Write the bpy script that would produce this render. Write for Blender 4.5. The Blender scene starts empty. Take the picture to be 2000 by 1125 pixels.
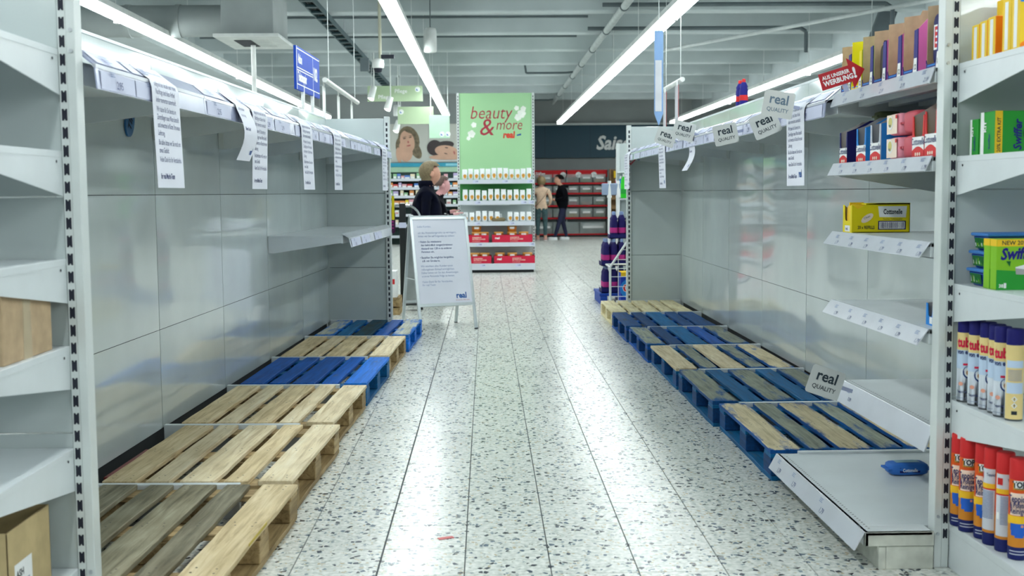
import bpy, math, random
from math import sin, cos, pi, radians as R, atan2, sqrt
from mathutils import Vector, Matrix
random.seed(7)
SC = bpy.context.scene
COL = SC.collection

# ------------------------------------------------------------------ camera
cam = bpy.data.cameras.new('camera'); camo = bpy.data.objects.new('camera', cam); COL.objects.link(camo)
cam.sensor_width = 36.0; cam.lens = 2279.4 / 2000 * 36; cam.clip_end = 200; cam.clip_start = .05
camo.matrix_world = (Matrix.Translation((0, 0, 1.302)) @ Matrix.Rotation(-.021538, 4, 'Z')
                     @ Matrix.Rotation(pi / 2 - .081632, 4, 'X') @ Matrix.Rotation(-.008327, 4, 'Z'))
cam.dof.use_dof = True; cam.dof.focus_distance = 6.4; cam.dof.aperture_fstop = 4.5
SC.camera = camo
# ------------------------------------------------------------------ world and exposure
w = bpy.data.worlds.new('world'); SC.world = w; w.use_nodes = True
w.node_tree.nodes['Background'].inputs[0].default_value = (.55, .68, .70, 1)
w.node_tree.nodes['Background'].inputs[1].default_value = .05
vs = SC.view_settings
vs.view_transform = 'Standard'; vs.look = 'None'; vs.gamma = 1; vs.use_curve_mapping = False
vs.exposure = 0.0
LAMP = 21.5                       # strength of the light tubes
LAMPC = (.93, 1.0, .995)

# ------------------------------------------------------------------ materials
def lin(c):
    return tuple((((v / 255) / 12.92) if v / 255 <= .04045 else ((v / 255 + .055) / 1.055) ** 2.4) for v in c) + (1,)
MATS = {}
def nt(name):
    m = bpy.data.materials.new(name); m.use_nodes = True
    return m, m.node_tree, m.node_tree.nodes['Principled BSDF']
def link(t, a, b): t.links.new(a, b)
def node(t, kind, **k):
    n = t.nodes.new(kind)
    for a, v in k.items():
        if hasattr(n, a): setattr(n, a, v)
    return n
def setin(n, **k):
    for a, v in k.items(): n.inputs[a.replace('_', ' ')].default_value = v
def pm(name, c, rough=.5, metal=0, var=.05, scale=6, bump=0, bscale=None, spec=.5, coat=0, trans=0, alpha=1):
    """plain surface with a soft noise in its colour"""
    if name in MATS: return MATS[name]
    m, t, b = nt(name)
    tc = node(t, 'ShaderNodeTexCoord'); n = node(t, 'ShaderNodeTexNoise'); setin(n, Scale=scale, Detail=3.0)
    link(t, tc.outputs['Object'], n.inputs['Vector'])
    r = node(t, 'ShaderNodeValToRGB'); L = lin(c)
    r.color_ramp.elements[0].color = tuple(max(0, v * (1 - var * 2)) for v in L[:3]) + (1,)
    r.color_ramp.elements[1].color = tuple(min(1, v * (1 + var * 2)) for v in L[:3]) + (1,)
    r.color_ramp.elements[0].position = .3; r.color_ramp.elements[1].position = .7
    link(t, n.outputs['Fac'], r.inputs['Fac']); link(t, r.outputs['Color'], b.inputs['Base Color'])
    setin(b, Roughness=rough, Metallic=metal); b.inputs['Specular IOR Level'].default_value = spec
    if coat: b.inputs['Coat Weight'].default_value = coat; b.inputs['Coat Roughness'].default_value = .12
    if trans: b.inputs['Transmission Weight'].default_value = trans
    if alpha < 1: b.inputs['Alpha'].default_value = alpha
    if bump:
        n2 = node(t, 'ShaderNodeTexNoise'); setin(n2, Scale=bscale or scale * 4, Detail=4.0)
        link(t, tc.outputs['Object'], n2.inputs['Vector'])
        bp = node(t, 'ShaderNodeBump'); setin(bp, Strength=bump, Distance=.01)
        link(t, n2.outputs['Fac'], bp.inputs['Height']); link(t, bp.outputs['Normal'], b.inputs['Normal'])
    MATS[name] = m
    return m
def emit(name, c, s):
    m, t, b = nt(name); b.inputs['Base Color'].default_value = (.9, .9, .9, 1)
    b.inputs['Emission Color'].default_value = tuple(c[:3]) + (1,); b.inputs['Emission Strength'].default_value = s
    MATS[name] = m; return m
def wood(name, dark, mid, light, paint=None, amount=0.0, rough=.62, stain=.0):
    """grain along local Y; optional paint worn off in streaks"""
    m, t, b = nt(name)
    tc = node(t, 'ShaderNodeTexCoord'); oi = node(t, 'ShaderNodeObjectInfo')
    off = node(t, 'ShaderNodeVectorMath', operation='SCALE'); off.inputs[0].default_value = (7.3, 31.7, 3.1)
    link(t, oi.outputs['Random'], off.inputs['Scale'])
    ad = node(t, 'ShaderNodeVectorMath', operation='ADD')
    link(t, tc.outputs['Object'], ad.inputs[0]); link(t, off.outputs[0], ad.inputs[1])
    mp = node(t, 'ShaderNodeMapping'); mp.inputs['Scale'].default_value = (26, 1.6, 26)
    link(t, ad.outputs[0], mp.inputs['Vector'])
    n = node(t, 'ShaderNodeTexNoise'); setin(n, Scale=1.6, Detail=7.0, Roughness=.62, Distortion=.7)
    link(t, mp.outputs[0], n.inputs['Vector'])
    r = node(t, 'ShaderNodeValToRGB'); e = r.color_ramp.elements
    e[0].position = .28; e[0].color = lin(dark); e[1].position = .74; e[1].color = lin(light)
    k = r.color_ramp.elements.new(.5); k.color = lin(mid)
    link(t, n.outputs['Fac'], r.inputs['Fac'])
    # large soft stains
    n2 = node(t, 'ShaderNodeTexNoise'); setin(n2, Scale=5.0, Detail=3.0)
    mp2 = node(t, 'ShaderNodeMapping'); mp2.inputs['Scale'].default_value = (1.4, .8, 1.4)
    link(t, ad.outputs[0], mp2.inputs['Vector']); link(t, mp2.outputs[0], n2.inputs['Vector'])
    mx = node(t, 'ShaderNodeMix', data_type='RGBA', blend_type='MULTIPLY')
    mr = node(t, 'ShaderNodeMapRange'); setin(mr, From_Min=.35, From_Max=.65, To_Min=0.0, To_Max=.4 + stain)
    link(t, n2.outputs['Fac'], mr.inputs['Value']); link(t, mr.outputs[0], mx.inputs['Factor'])
    link(t, r.outputs['Color'], mx.inputs['A']); mx.inputs['B'].default_value = lin((196, 188, 172))
    colr = mx.outputs['Result']
    if paint:
        n3 = node(t, 'ShaderNodeTexNoise'); setin(n3, Scale=2.2, Detail=6.0, Roughness=.65)
        mp3 = node(t, 'ShaderNodeMapping'); mp3.inputs['Scale'].default_value = (7, 1.5, 7)
        link(t, ad.outputs[0], mp3.inputs['Vector']); link(t, mp3.outputs[0], n3.inputs['Vector'])
        gs = node(t, 'ShaderNodeSeparateXYZ'); link(t, tc.outputs['Generated'], gs.inputs[0])
        def mth(op, a, b_=None):
            k = node(t, 'ShaderNodeMath', operation=op); link(t, a, k.inputs[0])
            if b_ is not None:
                if isinstance(b_, float): k.inputs[1].default_value = b_
                else: link(t, b_, k.inputs[1])
            return k.outputs[0]
        def edge(c, p): return mth('POWER', mth('MULTIPLY', mth('ABSOLUTE', mth('SUBTRACT', c, .5)), 2.0), p)
        ge = node(t, 'ShaderNodeNewGeometry'); nz = node(t, 'ShaderNodeSeparateXYZ'); link(t, ge.outputs['Normal'], nz.inputs[0])
        side = mth('MULTIPLY', mth('LESS_THAN', mth('ABSOLUTE', nz.outputs[2]), .6), .5)
        wear = mth('ADD', mth('ADD', mth('MULTIPLY', edge(gs.outputs[0], 5.0), .16), mth('MULTIPLY', edge(gs.outputs[1], 14.0), .2)), side)
        nfac = mth('ADD', n3.outputs['Fac'], wear)
        r3 = node(t, 'ShaderNodeMapRange'); c0 = .5 + (.5 - amount) * .42
        setin(r3, From_Min=c0 - .07, From_Max=c0 + .07)
        link(t, nfac, r3.inputs['Value'])
        m3 = node(t, 'ShaderNodeMix', data_type='RGBA'); link(t, r3.outputs[0], m3.inputs['Factor'])
        rp = node(t, 'ShaderNodeValToRGB'); rp.color_ramp.elements[0].position = .3; rp.color_ramp.elements[1].position = .75
        rp.color_ramp.elements[0].color = tuple(v * .55 for v in lin(paint)[:3]) + (1,)
        rp.color_ramp.elements[1].color = tuple(min(1, v * 1.25) for v in lin(paint)[:3]) + (1,)
        link(t, n.outputs['Fac'], rp.inputs['Fac'])
        link(t, colr, m3.inputs['A']); link(t, rp.outputs[0], m3.inputs['B']); colr = m3.outputs['Result']
    # every board a little lighter or darker
    hv = node(t, 'ShaderNodeHueSaturation'); mr2 = node(t, 'ShaderNodeMapRange'); setin(mr2, To_Min=.84, To_Max=1.12)
    link(t, oi.outputs['Random'], mr2.inputs['Value']); link(t, mr2.outputs[0], hv.inputs['Value'])
    link(t, colr, hv.inputs['Color']); link(t, hv.outputs[0], b.inputs['Base Color'])
    setin(b, Roughness=rough); b.inputs['Specular IOR Level'].default_value = .3
    bp = node(t, 'ShaderNodeBump'); setin(bp, Strength=.35, Distance=.004)
    link(t, n.outputs['Fac'], bp.inputs['Height']); link(t, bp.outputs['Normal'], b.inputs['Normal'])
    MATS[name] = m; return m
def terrazzo():
    m, t, b = nt('terrazzo')
    g = node(t, 'ShaderNodeNewGeometry')
    def chips(scale, frac, seed, edge):
        mp = node(t, 'ShaderNodeMapping'); mp.inputs['Location'].default_value = (seed, seed * 2.3, 0); mp.inputs['Scale'].default_value = (1, .8, 1)
        nz = node(t, 'ShaderNodeTexNoise'); setin(nz, Scale=scale * .9, Detail=2.0); link(t, g.outputs['Position'], nz.inputs['Vector'])
        va = node(t, 'ShaderNodeVectorMath', operation='MULTIPLY_ADD'); va.inputs[1].default_value = (.35 / scale,) * 3
        link(t, nz.outputs['Color'], va.inputs[0]); link(t, g.outputs['Position'], va.inputs[2])
        link(t, va.outputs[0], mp.inputs['Vector'])
        v = node(t, 'ShaderNodeTexVoronoi', voronoi_dimensions='2D', feature='F1'); v.inputs['Scale'].default_value = scale
        d = node(t, 'ShaderNodeTexVoronoi', voronoi_dimensions='2D', feature='DISTANCE_TO_EDGE'); d.inputs['Scale'].default_value = scale
        link(t, mp.outputs[0], v.inputs['Vector']); link(t, mp.outputs[0], d.inputs['Vector'])
        sp = node(t, 'ShaderNodeSeparateColor'); link(t, v.outputs['Color'], sp.inputs[0])
        lt = node(t, 'ShaderNodeMath', operation='LESS_THAN'); lt.inputs[1].default_value = frac; link(t, sp.outputs[0], lt.inputs[0])
        ed = node(t, 'ShaderNodeMapRange'); setin(ed, From_Min=edge, From_Max=edge + .05); link(t, d.outputs['Distance'], ed.inputs['Value'])
        mu = node(t, 'ShaderNodeMath', operation='MULTIPLY'); link(t, lt.outputs[0], mu.inputs[0]); link(t, ed.outputs[0], mu.inputs[1])
        return mu.outputs[0], sp.outputs[1]
    n = node(t, 'ShaderNodeTexNoise'); setin(n, Scale=45.0, Detail=4.0); link(t, g.outputs['Position'], n.inputs['Vector'])
    base = node(t, 'ShaderNodeValToRGB'); base.color_ramp.elements[0].position = .35; base.color_ramp.elements[1].position = .62
    base.color_ramp.elements[0].color = lin((190, 196, 190)); base.color_ramp.elements[1].color = lin((230, 232, 226))
    link(t, n.outputs['Fac'], base.inputs['Fac']); c = base.outputs[0]
    for (sc, fr, sd, ed, cs) in ((100, .13, 3.1, .1, [(168, 170, 160), (196, 186, 160), (214, 214, 206)]),
                                 (72, .11, 1.7, .1, [(120, 136, 144), (160, 168, 168), (188, 176, 150)]),
                                 (54, .10, 0.4, .08, [(22, 30, 48), (44, 58, 78), (92, 108, 122)])):
        mk, rnd = chips(sc, fr, sd, ed)
        r = node(t, 'ShaderNodeValToRGB'); r.color_ramp.interpolation = 'CONSTANT'
        r.color_ramp.elements[0].color = lin(cs[0]); r.color_ramp.elements[1].position = .42; r.color_ramp.elements[1].color = lin(cs[1])
        k = r.color_ramp.elements.new(.72); k.color = lin(cs[2]); link(t, rnd, r.inputs['Fac'])
        mx = node(t, 'ShaderNodeMix', data_type='RGBA'); link(t, mk, mx.inputs['Factor']); link(t, c, mx.inputs['A']); link(t, r.outputs[0], mx.inputs['B'])
        c = mx.outputs['Result']
    # tile to tile differences in tone
    oi = node(t, 'ShaderNodeObjectInfo'); hv = node(t, 'ShaderNodeHueSaturation'); mr = node(t, 'ShaderNodeMapRange'); setin(mr, To_Min=.94, To_Max=1.03)
    link(t, oi.outputs['Random'], mr.inputs['Value']); link(t, mr.outputs[0], hv.inputs['Value']); link(t, c, hv.inputs['Color'])
    link(t, hv.outputs[0], b.inputs['Base Color'])
    n4 = node(t, 'ShaderNodeTexNoise'); setin(n4, Scale=.7, Detail=1.0); link(t, g.outputs['Position'], n4.inputs['Vector'])
    rr = node(t, 'ShaderNodeMapRange'); setin(rr, To_Min=.21, To_Max=.27); link(t, n4.outputs['Fac'], rr.inputs['Value']); link(t, rr.outputs[0], b.inputs['Roughness'])
    b.inputs['Specular IOR Level'].default_value = .55
    MATS['terrazzo'] = m; return m

SHELF = pm('shelf_white_enamel', (210, 217, 220), .34, var=.02, bump=.03, bscale=30)
PANEL = pm('panel_white_enamel', (190, 200, 200), .07, var=.025, scale=2.5, bump=.05, bscale=3, coat=.5)
UPR = pm('upright_white', (206, 213, 212), .35, var=.02)
DARK = pm('slot_dark', (14, 20, 38), .6)
GAP = pm('gap_dark', (26, 32, 34), .8)
RAIL = pm('rail_plastic', (160, 168, 196), .2, var=.03, coat=.4)
RAILW = pm('rail_white', (206, 211, 220), .2, var=.02, coat=.3)
LABEL = pm('label_paper', (196, 201, 224), .5, var=.02)
INK = pm('ink_navy', (38, 56, 112), .6, var=.02)
INKG = pm('ink_grey_blue', (120, 136, 172), .6, var=.02)
INKB = pm('ink_black', (24, 34, 44), .6, var=.02)
PAPER = pm('paper_white', (222, 225, 236), .6, var=.015, scale=3)
TERR = terrazzo()
WHITE = pm('white_print', (236, 238, 238), .5, var=.02)
CARD = pm('cardboard_brown', (180, 156, 124), .8, var=.06, scale=20)
CARDY = pm('cardboard_yellowish', (186, 166, 122), .8, var=.06, scale=14)
STEEL = pm('brushed_aluminium', (190, 196, 200), .32, metal=.85, var=.03)

# ------------------------------------------------------------------ mesh building
_TX = {}
def text2d(s, size=1, align='LEFT', bold=0, shear=0, res=2, spacing=1.0):
    k = (s, align, bold, shear, res, spacing)
    if k not in _TX:
        cu = bpy.data.curves.new('t', 'FONT'); cu.body = s; cu.size = 1; cu.align_x = align; cu.resolution_u = res
        cu.offset = bold; cu.shear = shear; cu.space_character = spacing; cu.fill_mode = 'FRONT'
        o = bpy.data.objects.new('t', cu)
        me = o.to_mesh()
        _TX[k] = ([(v.co.x, v.co.y) for v in me.vertices], [tuple(p.vertices) for p in me.polygons])
        o.to_mesh_clear(); bpy.data.objects.remove(o); bpy.data.curves.remove(cu)
    V, F = _TX[k]
    return [(x * size, y * size) for x, y in V], F
class B:
    """collects shapes into one mesh"""
    def __init__(s): s.v = []; s.f = []; s.m = []; s.mats = []; s.sm = []
    def mi(s, mat):
        if mat not in s.mats: s.mats.append(mat)
        return s.mats.index(mat)
    def add(s, V, F, mat, smooth=False):
        o = len(s.v); s.v += [tuple(p) for p in V]; i = s.mi(mat)
        for f in F: s.f.append(tuple(o + k for k in f)); s.m.append(i); s.sm.append(smooth)
        return s
    def box(s, x0, y0, z0, x1, y1, z1, mat, faces=None):
        x0, x1 = min(x0, x1), max(x0, x1); y0, y1 = min(y0, y1), max(y0, y1); z0, z1 = min(z0, z1), max(z0, z1)
        V = [(x0, y0, z0), (x1, y0, z0), (x1, y1, z0), (x0, y1, z0), (x0, y0, z1), (x1, y0, z1), (x1, y1, z1), (x0, y1, z1)]
        D = {'-z': (0, 3, 2, 1), '+z': (4, 5, 6, 7), '-y': (0, 1, 5, 4), '+x': (1, 2, 6, 5), '+y': (2, 3, 7, 6), '-x': (3, 0, 4, 7)}
        o = len(s.v); s.v += V
        for k, f in D.items():
            s.f.append(tuple(o + q for q in f)); s.m.append(s.mi((faces or {}).get(k, mat))); s.sm.append(False)
        return s
    def quad(s, a, b, c, d, mat): return s.add([a, b, c, d], [(0, 1, 2, 3)], mat)
    def prism(s, P, n, mat, capmat=None):
        """extrude the 3D polygon P by the vector n"""
        P = [Vector(p) for p in P]; n = Vector(n); k = len(P); nr = Vector((0, 0, 0))
        for a in range(k): nr += P[a].cross(P[(a + 1) % k])
        if nr.dot(n) < 0: P.reverse()
        V = [tuple(p) for p in P] + [tuple(Vector(p) + n) for p in P]
        s.add(V, [tuple(range(k - 1, -1, -1)), tuple(range(k, 2 * k))], capmat or mat)
        o = len(s.v) - 2 * k; i = s.mi(mat)
        for a in range(k):
            c = (a + 1) % k; s.f.append((o + a, o + c, o + k + c, o + k + a)); s.m.append(i); s.sm.append(False)
        return s
    def cyl(s, p, q, r, mat, n=12, r2=None, caps=True, smooth=True):
        p, q = Vector(p), Vector(q); d = (q - p).normalized(); r2 = r if r2 is None else r2
        a = Vector((0, 0, 1)) if abs(d.z) < .9 else Vector((1, 0, 0)); u = d.cross(a).normalized(); v = d.cross(u)
        V = []
        for c, rr in ((p, r), (q, r2)):
            for k in range(n):
                t = 2 * pi * k / n; V.append(c + u * cos(t) * rr + v * sin(t) * rr)
        F = [(k, (k + 1) % n, n + (k + 1) % n, n + k) for k in range(n)]
        s.add(V, F, mat, smooth)
        if caps: s.add(V, [tuple(range(n - 1, -1, -1)), tuple(range(n, 2 * n))], mat)
        return s
    def tube(s, pts, r, mat, n=8):
        for a, b in zip(pts[:-1], pts[1:]): s.cyl(a, b, r, mat, n)
        return s
    def lathe(s, prof, c, mat, n=20, mats=None):
        """prof: (r, z) list; mats: material per ring segment"""
        cx, cy, cz = c; V = []
        for r, z in prof:
            for k in range(n): V.append((cx + r * cos(2 * pi * k / n), cy + r * sin(2 * pi * k / n), cz + z))
        for j in range(len(prof) - 1):
            F = [(j * n + k, j * n + (k + 1) % n, (j + 1) * n + (k + 1) % n, (j + 1) * n + k) for k in range(n)]
            o = len(s.v)
            i = s.mi(mats[j] if mats else mat)
            if j == 0: base = o; s.v += [tuple(p) for p in V]
            for f in F: s.f.append(tuple(base + q for q in f)); s.m.append(i); s.sm.append(True)
        if prof[-1][0] > 1e-4: s.f.append(tuple(base + (len(prof) - 1) * n + k for k in range(n))); s.m.append(s.mi(mats[-1] if mats else mat)); s.sm.append(False)
        return s
    def pillow(s, c, sx, sy, sz, mat, n=8, pw=.45, fins=None, finmat=None):
        """rounded soft pack; fins: axis 'x','y' or 'z' with crimped ends"""
        V = []; F = []; m = 2 * n
        def sg(a, p): return math.copysign(abs(a) ** p, a)
        for i in range(n + 1):
            ph = -pi / 2 + pi * i / n
            for j in range(m):
                th = 2 * pi * j / m
                V.append((c[0] + sx * sg(cos(ph), pw) * sg(cos(th), pw), c[1] + sy * sg(cos(ph), pw) * sg(sin(th), pw), c[2] + sz * sg(sin(ph), pw)))
        for i in range(n):
            for j in range(m): F.append((i * m + j, i * m + (j + 1) % m, (i + 1) * m + (j + 1) % m, (i + 1) * m + j))
        s.add(V, F, mat, True)
        fm = finmat or mat
        if fins == 'x':
            for d in (-1, 1): s.box(c[0] + d * sx * .93, c[1] - sy * .9, c[2] - .004, c[0] + d * (sx * 1.12), c[1] + sy * .9, c[2] + .004, fm)
        if fins == 'y':
            for d in (-1, 1): s.box(c[0] - sx * .9, c[1] + d * sy * .93, c[2] - .004, c[0] + sx * .9, c[1] + d * sy * 1.12, c[2] + .004, fm)
        if fins == 'z':
            s.box(c[0] - sx * .92, c[1] - .004, c[2] + sz * .9, c[0] + sx * .92, c[1] + .004, c[2] + sz * 1.14, fm)
        return s
    def text(s, st, o, ux, uy, size, mat, align='LEFT', bold=0, shear=0, res=2, sx=1.0, spacing=1.0):
        V, F = text2d(st, size, align, bold, shear, res, spacing); o, ux, uy = Vector(o), Vector(ux), Vector(uy)
        return s.add([o + ux * (x * sx) + uy * y for x, y in V], F, mat)
    def ctext(s, st, c, r, z, ang, size, mat, bold=0, sx=1.0):
        """text wrapped round an upright cylinder, centred on the direction ang"""
        V, F = text2d(st, size, 'CENTER', bold)
        P = []
        for x, y in V:
            a = ang + x * sx / r; P.append((c[0] + r * cos(a), c[1] + r * sin(a), z + y))
        return s.add(P, F, mat)
    def cpatch(s, c, r, z0, z1, a0, a1, mat, n=6):
        V = []
        for k in range(n + 1):
            a = a0 + (a1 - a0) * k / n
            V += [(c[0] + r * cos(a), c[1] + r * sin(a), z0), (c[0] + r * cos(a), c[1] + r * sin(a), z1)]
        return s.add(V, [(2 * k, 2 * k + 2, 2 * k + 3, 2 * k + 1) for k in range(n)], mat, True)
    def mesh(s, name):
        me = bpy.data.meshes.new(name); me.from_pydata(s.v, [], s.f)
        for m in s.mats: me.materials.append(m)
        me.polygons.foreach_set('material_index', s.m); me.polygons.foreach_set('use_smooth', s.sm); me.update()
        return me
    def obj(s, name, parent=None, bevel=0, seg=2):
        return mk(name, s.mesh(name), parent, bevel, seg)
def mk(name, me, parent=None, bevel=0, seg=2):
    o = bpy.data.objects.new(name, me); COL.objects.link(o)
    if parent is not None: o.parent = parent
    if bevel:
        b = o.modifiers.new('bevel', 'BEVEL'); b.width = bevel; b.segments = seg; b.limit_method = 'ANGLE'; b.angle_limit = R(40)
    return o
def tag(o, label, cat, group=None):
    o['label'] = label; o['category'] = cat
    if group: o['group'] = group
    return o
def thing(name, label, cat, loc=(0, 0, 0), rz=0, group=None):
    o = bpy.data.objects.new(name, None); COL.objects.link(o); o.location = loc; o.rotation_euler = (0, 0, rz); o.empty_display_size = .05
    return tag(o, label, cat, group)
def copy_tree(o, parent=None):
    c = o.copy(); COL.objects.link(c)
    if parent is not None: c.parent = parent
    for ch in list(o.children): copy_tree(ch, c)
    return c
def structure(o): o['kind'] = 'structure'; return o
ORD = "first second third fourth fifth sixth seventh eighth ninth tenth eleventh twelfth thirteenth fourteenth fifteenth sixteenth seventeenth eighteenth nineteenth twentieth".split() + ["twenty-" + k for k in "first second third fourth fifth sixth seventh".split()]
Z = Vector((0, 0, 1))
# ------------------------------------------------------------------ room
WALLG = pm('wall_paint_grey', (152, 158, 158), .7, var=.03, scale=1.5)
CEIL = pm('ceiling_concrete_paint', (172, 182, 184), .75, var=.05, scale=1.2)
DUCT = pm('galvanised_duct', (150, 158, 158), .5, var=.06, scale=2)
JOINT = pm('floor_joint', (70, 76, 80), .8)
fl = structure(B().box(-14, -8, -.30, 14, 36, -.004, JOINT).obj('floor'))
TX0, TY0, TS = -.0877, 3.9009, .3
def tile_bm(b, x, y):
    a, c = .0013, .0012
    x0, x1, y0, y1 = x + a, x + TS - a, y + c, y + TS - c; k = .0012
    V = [(x0, y0, -.005), (x1, y0, -.005), (x1, y1, -.005), (x0, y1, -.005), (x0 + k, y0 + k, 0), (x1 - k, y0 + k, 0), (x1 - k, y1 - k, 0), (x0 + k, y1 - k, 0)]
    b.add(V, [(4, 5, 6, 7), (0, 1, 5, 4), (1, 2, 6, 5), (2, 3, 7, 6), (3, 0, 4, 7)], TERR)
tb = B(); tile_bm(tb, 0, 0); tme = tb.mesh('tile')
near = set()
for i in range(-3, 6):
    for k in range(-3, 30):
        o = mk('tile', tme, fl); o.location = (TX0 + i * TS - (.0025 if i < -1 else 0), TY0 + k * TS, random.uniform(-.0001, .0001)); near.add((i, k))
fb = B()
for i in range(-30, 32):
    for k in range(-12, 104):
        if (i, k) not in near: tile_bm(fb, TX0 + i * TS - (.0025 if i < -1 else 0), TY0 + k * TS)
f2 = fb.obj('tile_field', fl); f2['kind'] = 'stuff'
structure(B().box(-14, 34.9, 0, 14, 35.1, 4.3, WALLG).obj('wall_back'))
structure(B().box(-12.2, -8, 0, -12, 35, 4.3, WALLG).obj('wall_left'))
structure(B().box(12, -8, 0, 12.2, 35, 4.3, WALLG).obj('wall_right'))
structure(B().box(-14, -8.2, 0, 14, -8, 4.3, WALLG).obj('wall_front'))
ce = structure(B().box(-14, -8, 4.25, 14, 35, 4.4, CEIL).obj('ceiling'))
rb = B().prism([(-14, -.14, 0), (-14, .14, 0), (-14, .22, .46), (-14, -.22, .46)], (28, 0, 0), CEIL).mesh('ceiling_beam')
for k in range(-4, 9):
    o = mk('ceiling_beam', rb, ce, .02, 2); o.location = (0, 14.35 + 2.2 * k, 3.80)
for x0, x1, z0 in ((-5.75, -5.05, 3.62), (6.15, 6.75, 3.66)):
    B().box(x0, -8, z0, x1, 35, 4.3, CEIL).obj('long_beam', ce, .02)
# ------------------------------------------------------------------ linear lights
TUBE = emit('light_tube_glow', LAMPC, LAMP)
LHOUS = pm('lamp_housing_white', (222, 226, 224), .4)
tubeb = B().box(-.062, .006, -.05, .062, 2.994, 0, TUBE).mesh('light_tube')
houb = B().box(-.085, 0, 0, .085, 3, .06, LHOUS).box(-.003, 1.487, .06, .003, 1.493, 1.0, LHOUS).mesh('lamp_housing')
clipb = B().box(-.02, 1.46, -.1, .02, 1.54, -.05, LHOUS).mesh('sensor_clip')
for x, lab in ((-6.85, 'row of linear ceiling lights beyond the left shelving'), (-3.85, 'long linear ceiling light passing just above the left gondola top'),
               (-.95, 'long linear ceiling light left of the green sign column'), (2.02, 'long linear ceiling light right of the green sign column'),
               (5.1, 'long linear ceiling light passing above the right gondola top'), (8.1, 'row of linear ceiling lights beyond the right shelving')):
    t = thing('linear_ceiling_light', lab, 'ceiling light', (x, -7, 3.2), group='linear ceiling lights')
    for k in range(12 if x in (-.95, -3.85) else 13):
        h = mk('lamp_housing', houb, t); h.location = (0, 3 * k, 0)
        o = mk('light_tube', tubeb, t); o.location = (0, 3 * k, 0)
        if k % 2 == 0: o = mk('sensor_clip', clipb, t); o.location = (0, 3 * k, 0)

# ------------------------------------------------------------------ shelving runs
def slots(b, y, x, w, z0, z1, step=.05, h=.033):
    """hourglass-shaped hook slots on a face looking to -y"""
    z = z0
    while z < z1:
        p = [(-w, h / 2), (-.4 * w, h / 2), (0, .34 * h), (.4 * w, h / 2), (w, h / 2), (w, -h / 2), (.4 * w, -h / 2), (0, -.34 * h), (-.4 * w, -h / 2), (-w, -h / 2)]
        b.add([(x + q[0], y, z + q[1]) for q in p], [tuple(reversed(range(10)))], DARK); z += step
    return b
def bulge_panel(ylen, z0, z1, s, amp, seed):
    """enamelled back panel with a face that is not quite flat, facing s*x"""
    rnd = random.Random(seed); n = 8; V = []; F = []
    a1, a2, p1, p2 = rnd.uniform(.5, 1), rnd.uniform(-.5, .5), rnd.uniform(0, 3), rnd.uniform(0, 3)
    for i in range(n + 1):
        for j in range(n + 1):
            u, v = i / n, j / n
            d = amp * (a1 * sin(pi * u) * sin(pi * v) + a2 * sin(2 * pi * u) * sin(pi * v) + .35 * sin(pi * u) * sin(2 * pi * v + p1) * sin(pi * v) + .25 * sin(3 * pi * u + p2) * sin(pi * u) * sin(pi * v))
            V.append((s * d, u * ylen, z0 + v * (z1 - z0)))
    for i in range(n):
        for j in range(n):
            f = (i * (n + 1) + j, (i + 1) * (n + 1) + j, (i + 1) * (n + 1) + j + 1, i * (n + 1) + j + 1)
            F.append(f if s > 0 else tuple(reversed(f)))
    b = B().add(V, F, PANEL, True)
    b.box(-s * .02, 0, z0, -s * .0005, ylen, z1, PANEL)
    return b
ROWS = [(.125, .6235), (.6265, 1.3035), (1.3065, 1.985)]
def price(b, st, y, x, z, ux, uy, sc=1.0, big=.034):
    """small price print: grey lines above a bold price"""
    o = Vector((x, y, z)); ux, uy = Vector(ux), Vector(uy)
    for k in range(3):
        a = o + uy * (.026 - k * .006) * sc; b.quad(a, a + ux * (.04 - .008 * (k == 1)) * sc, a + ux * (.04 - .008 * (k == 1)) * sc + uy * .003 * sc, a + uy * .003 * sc, INKG)
    b.text(st, o + ux * .045 * sc - uy * .02 * sc, ux, uy, big * sc, INK, bold=.008)
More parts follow.
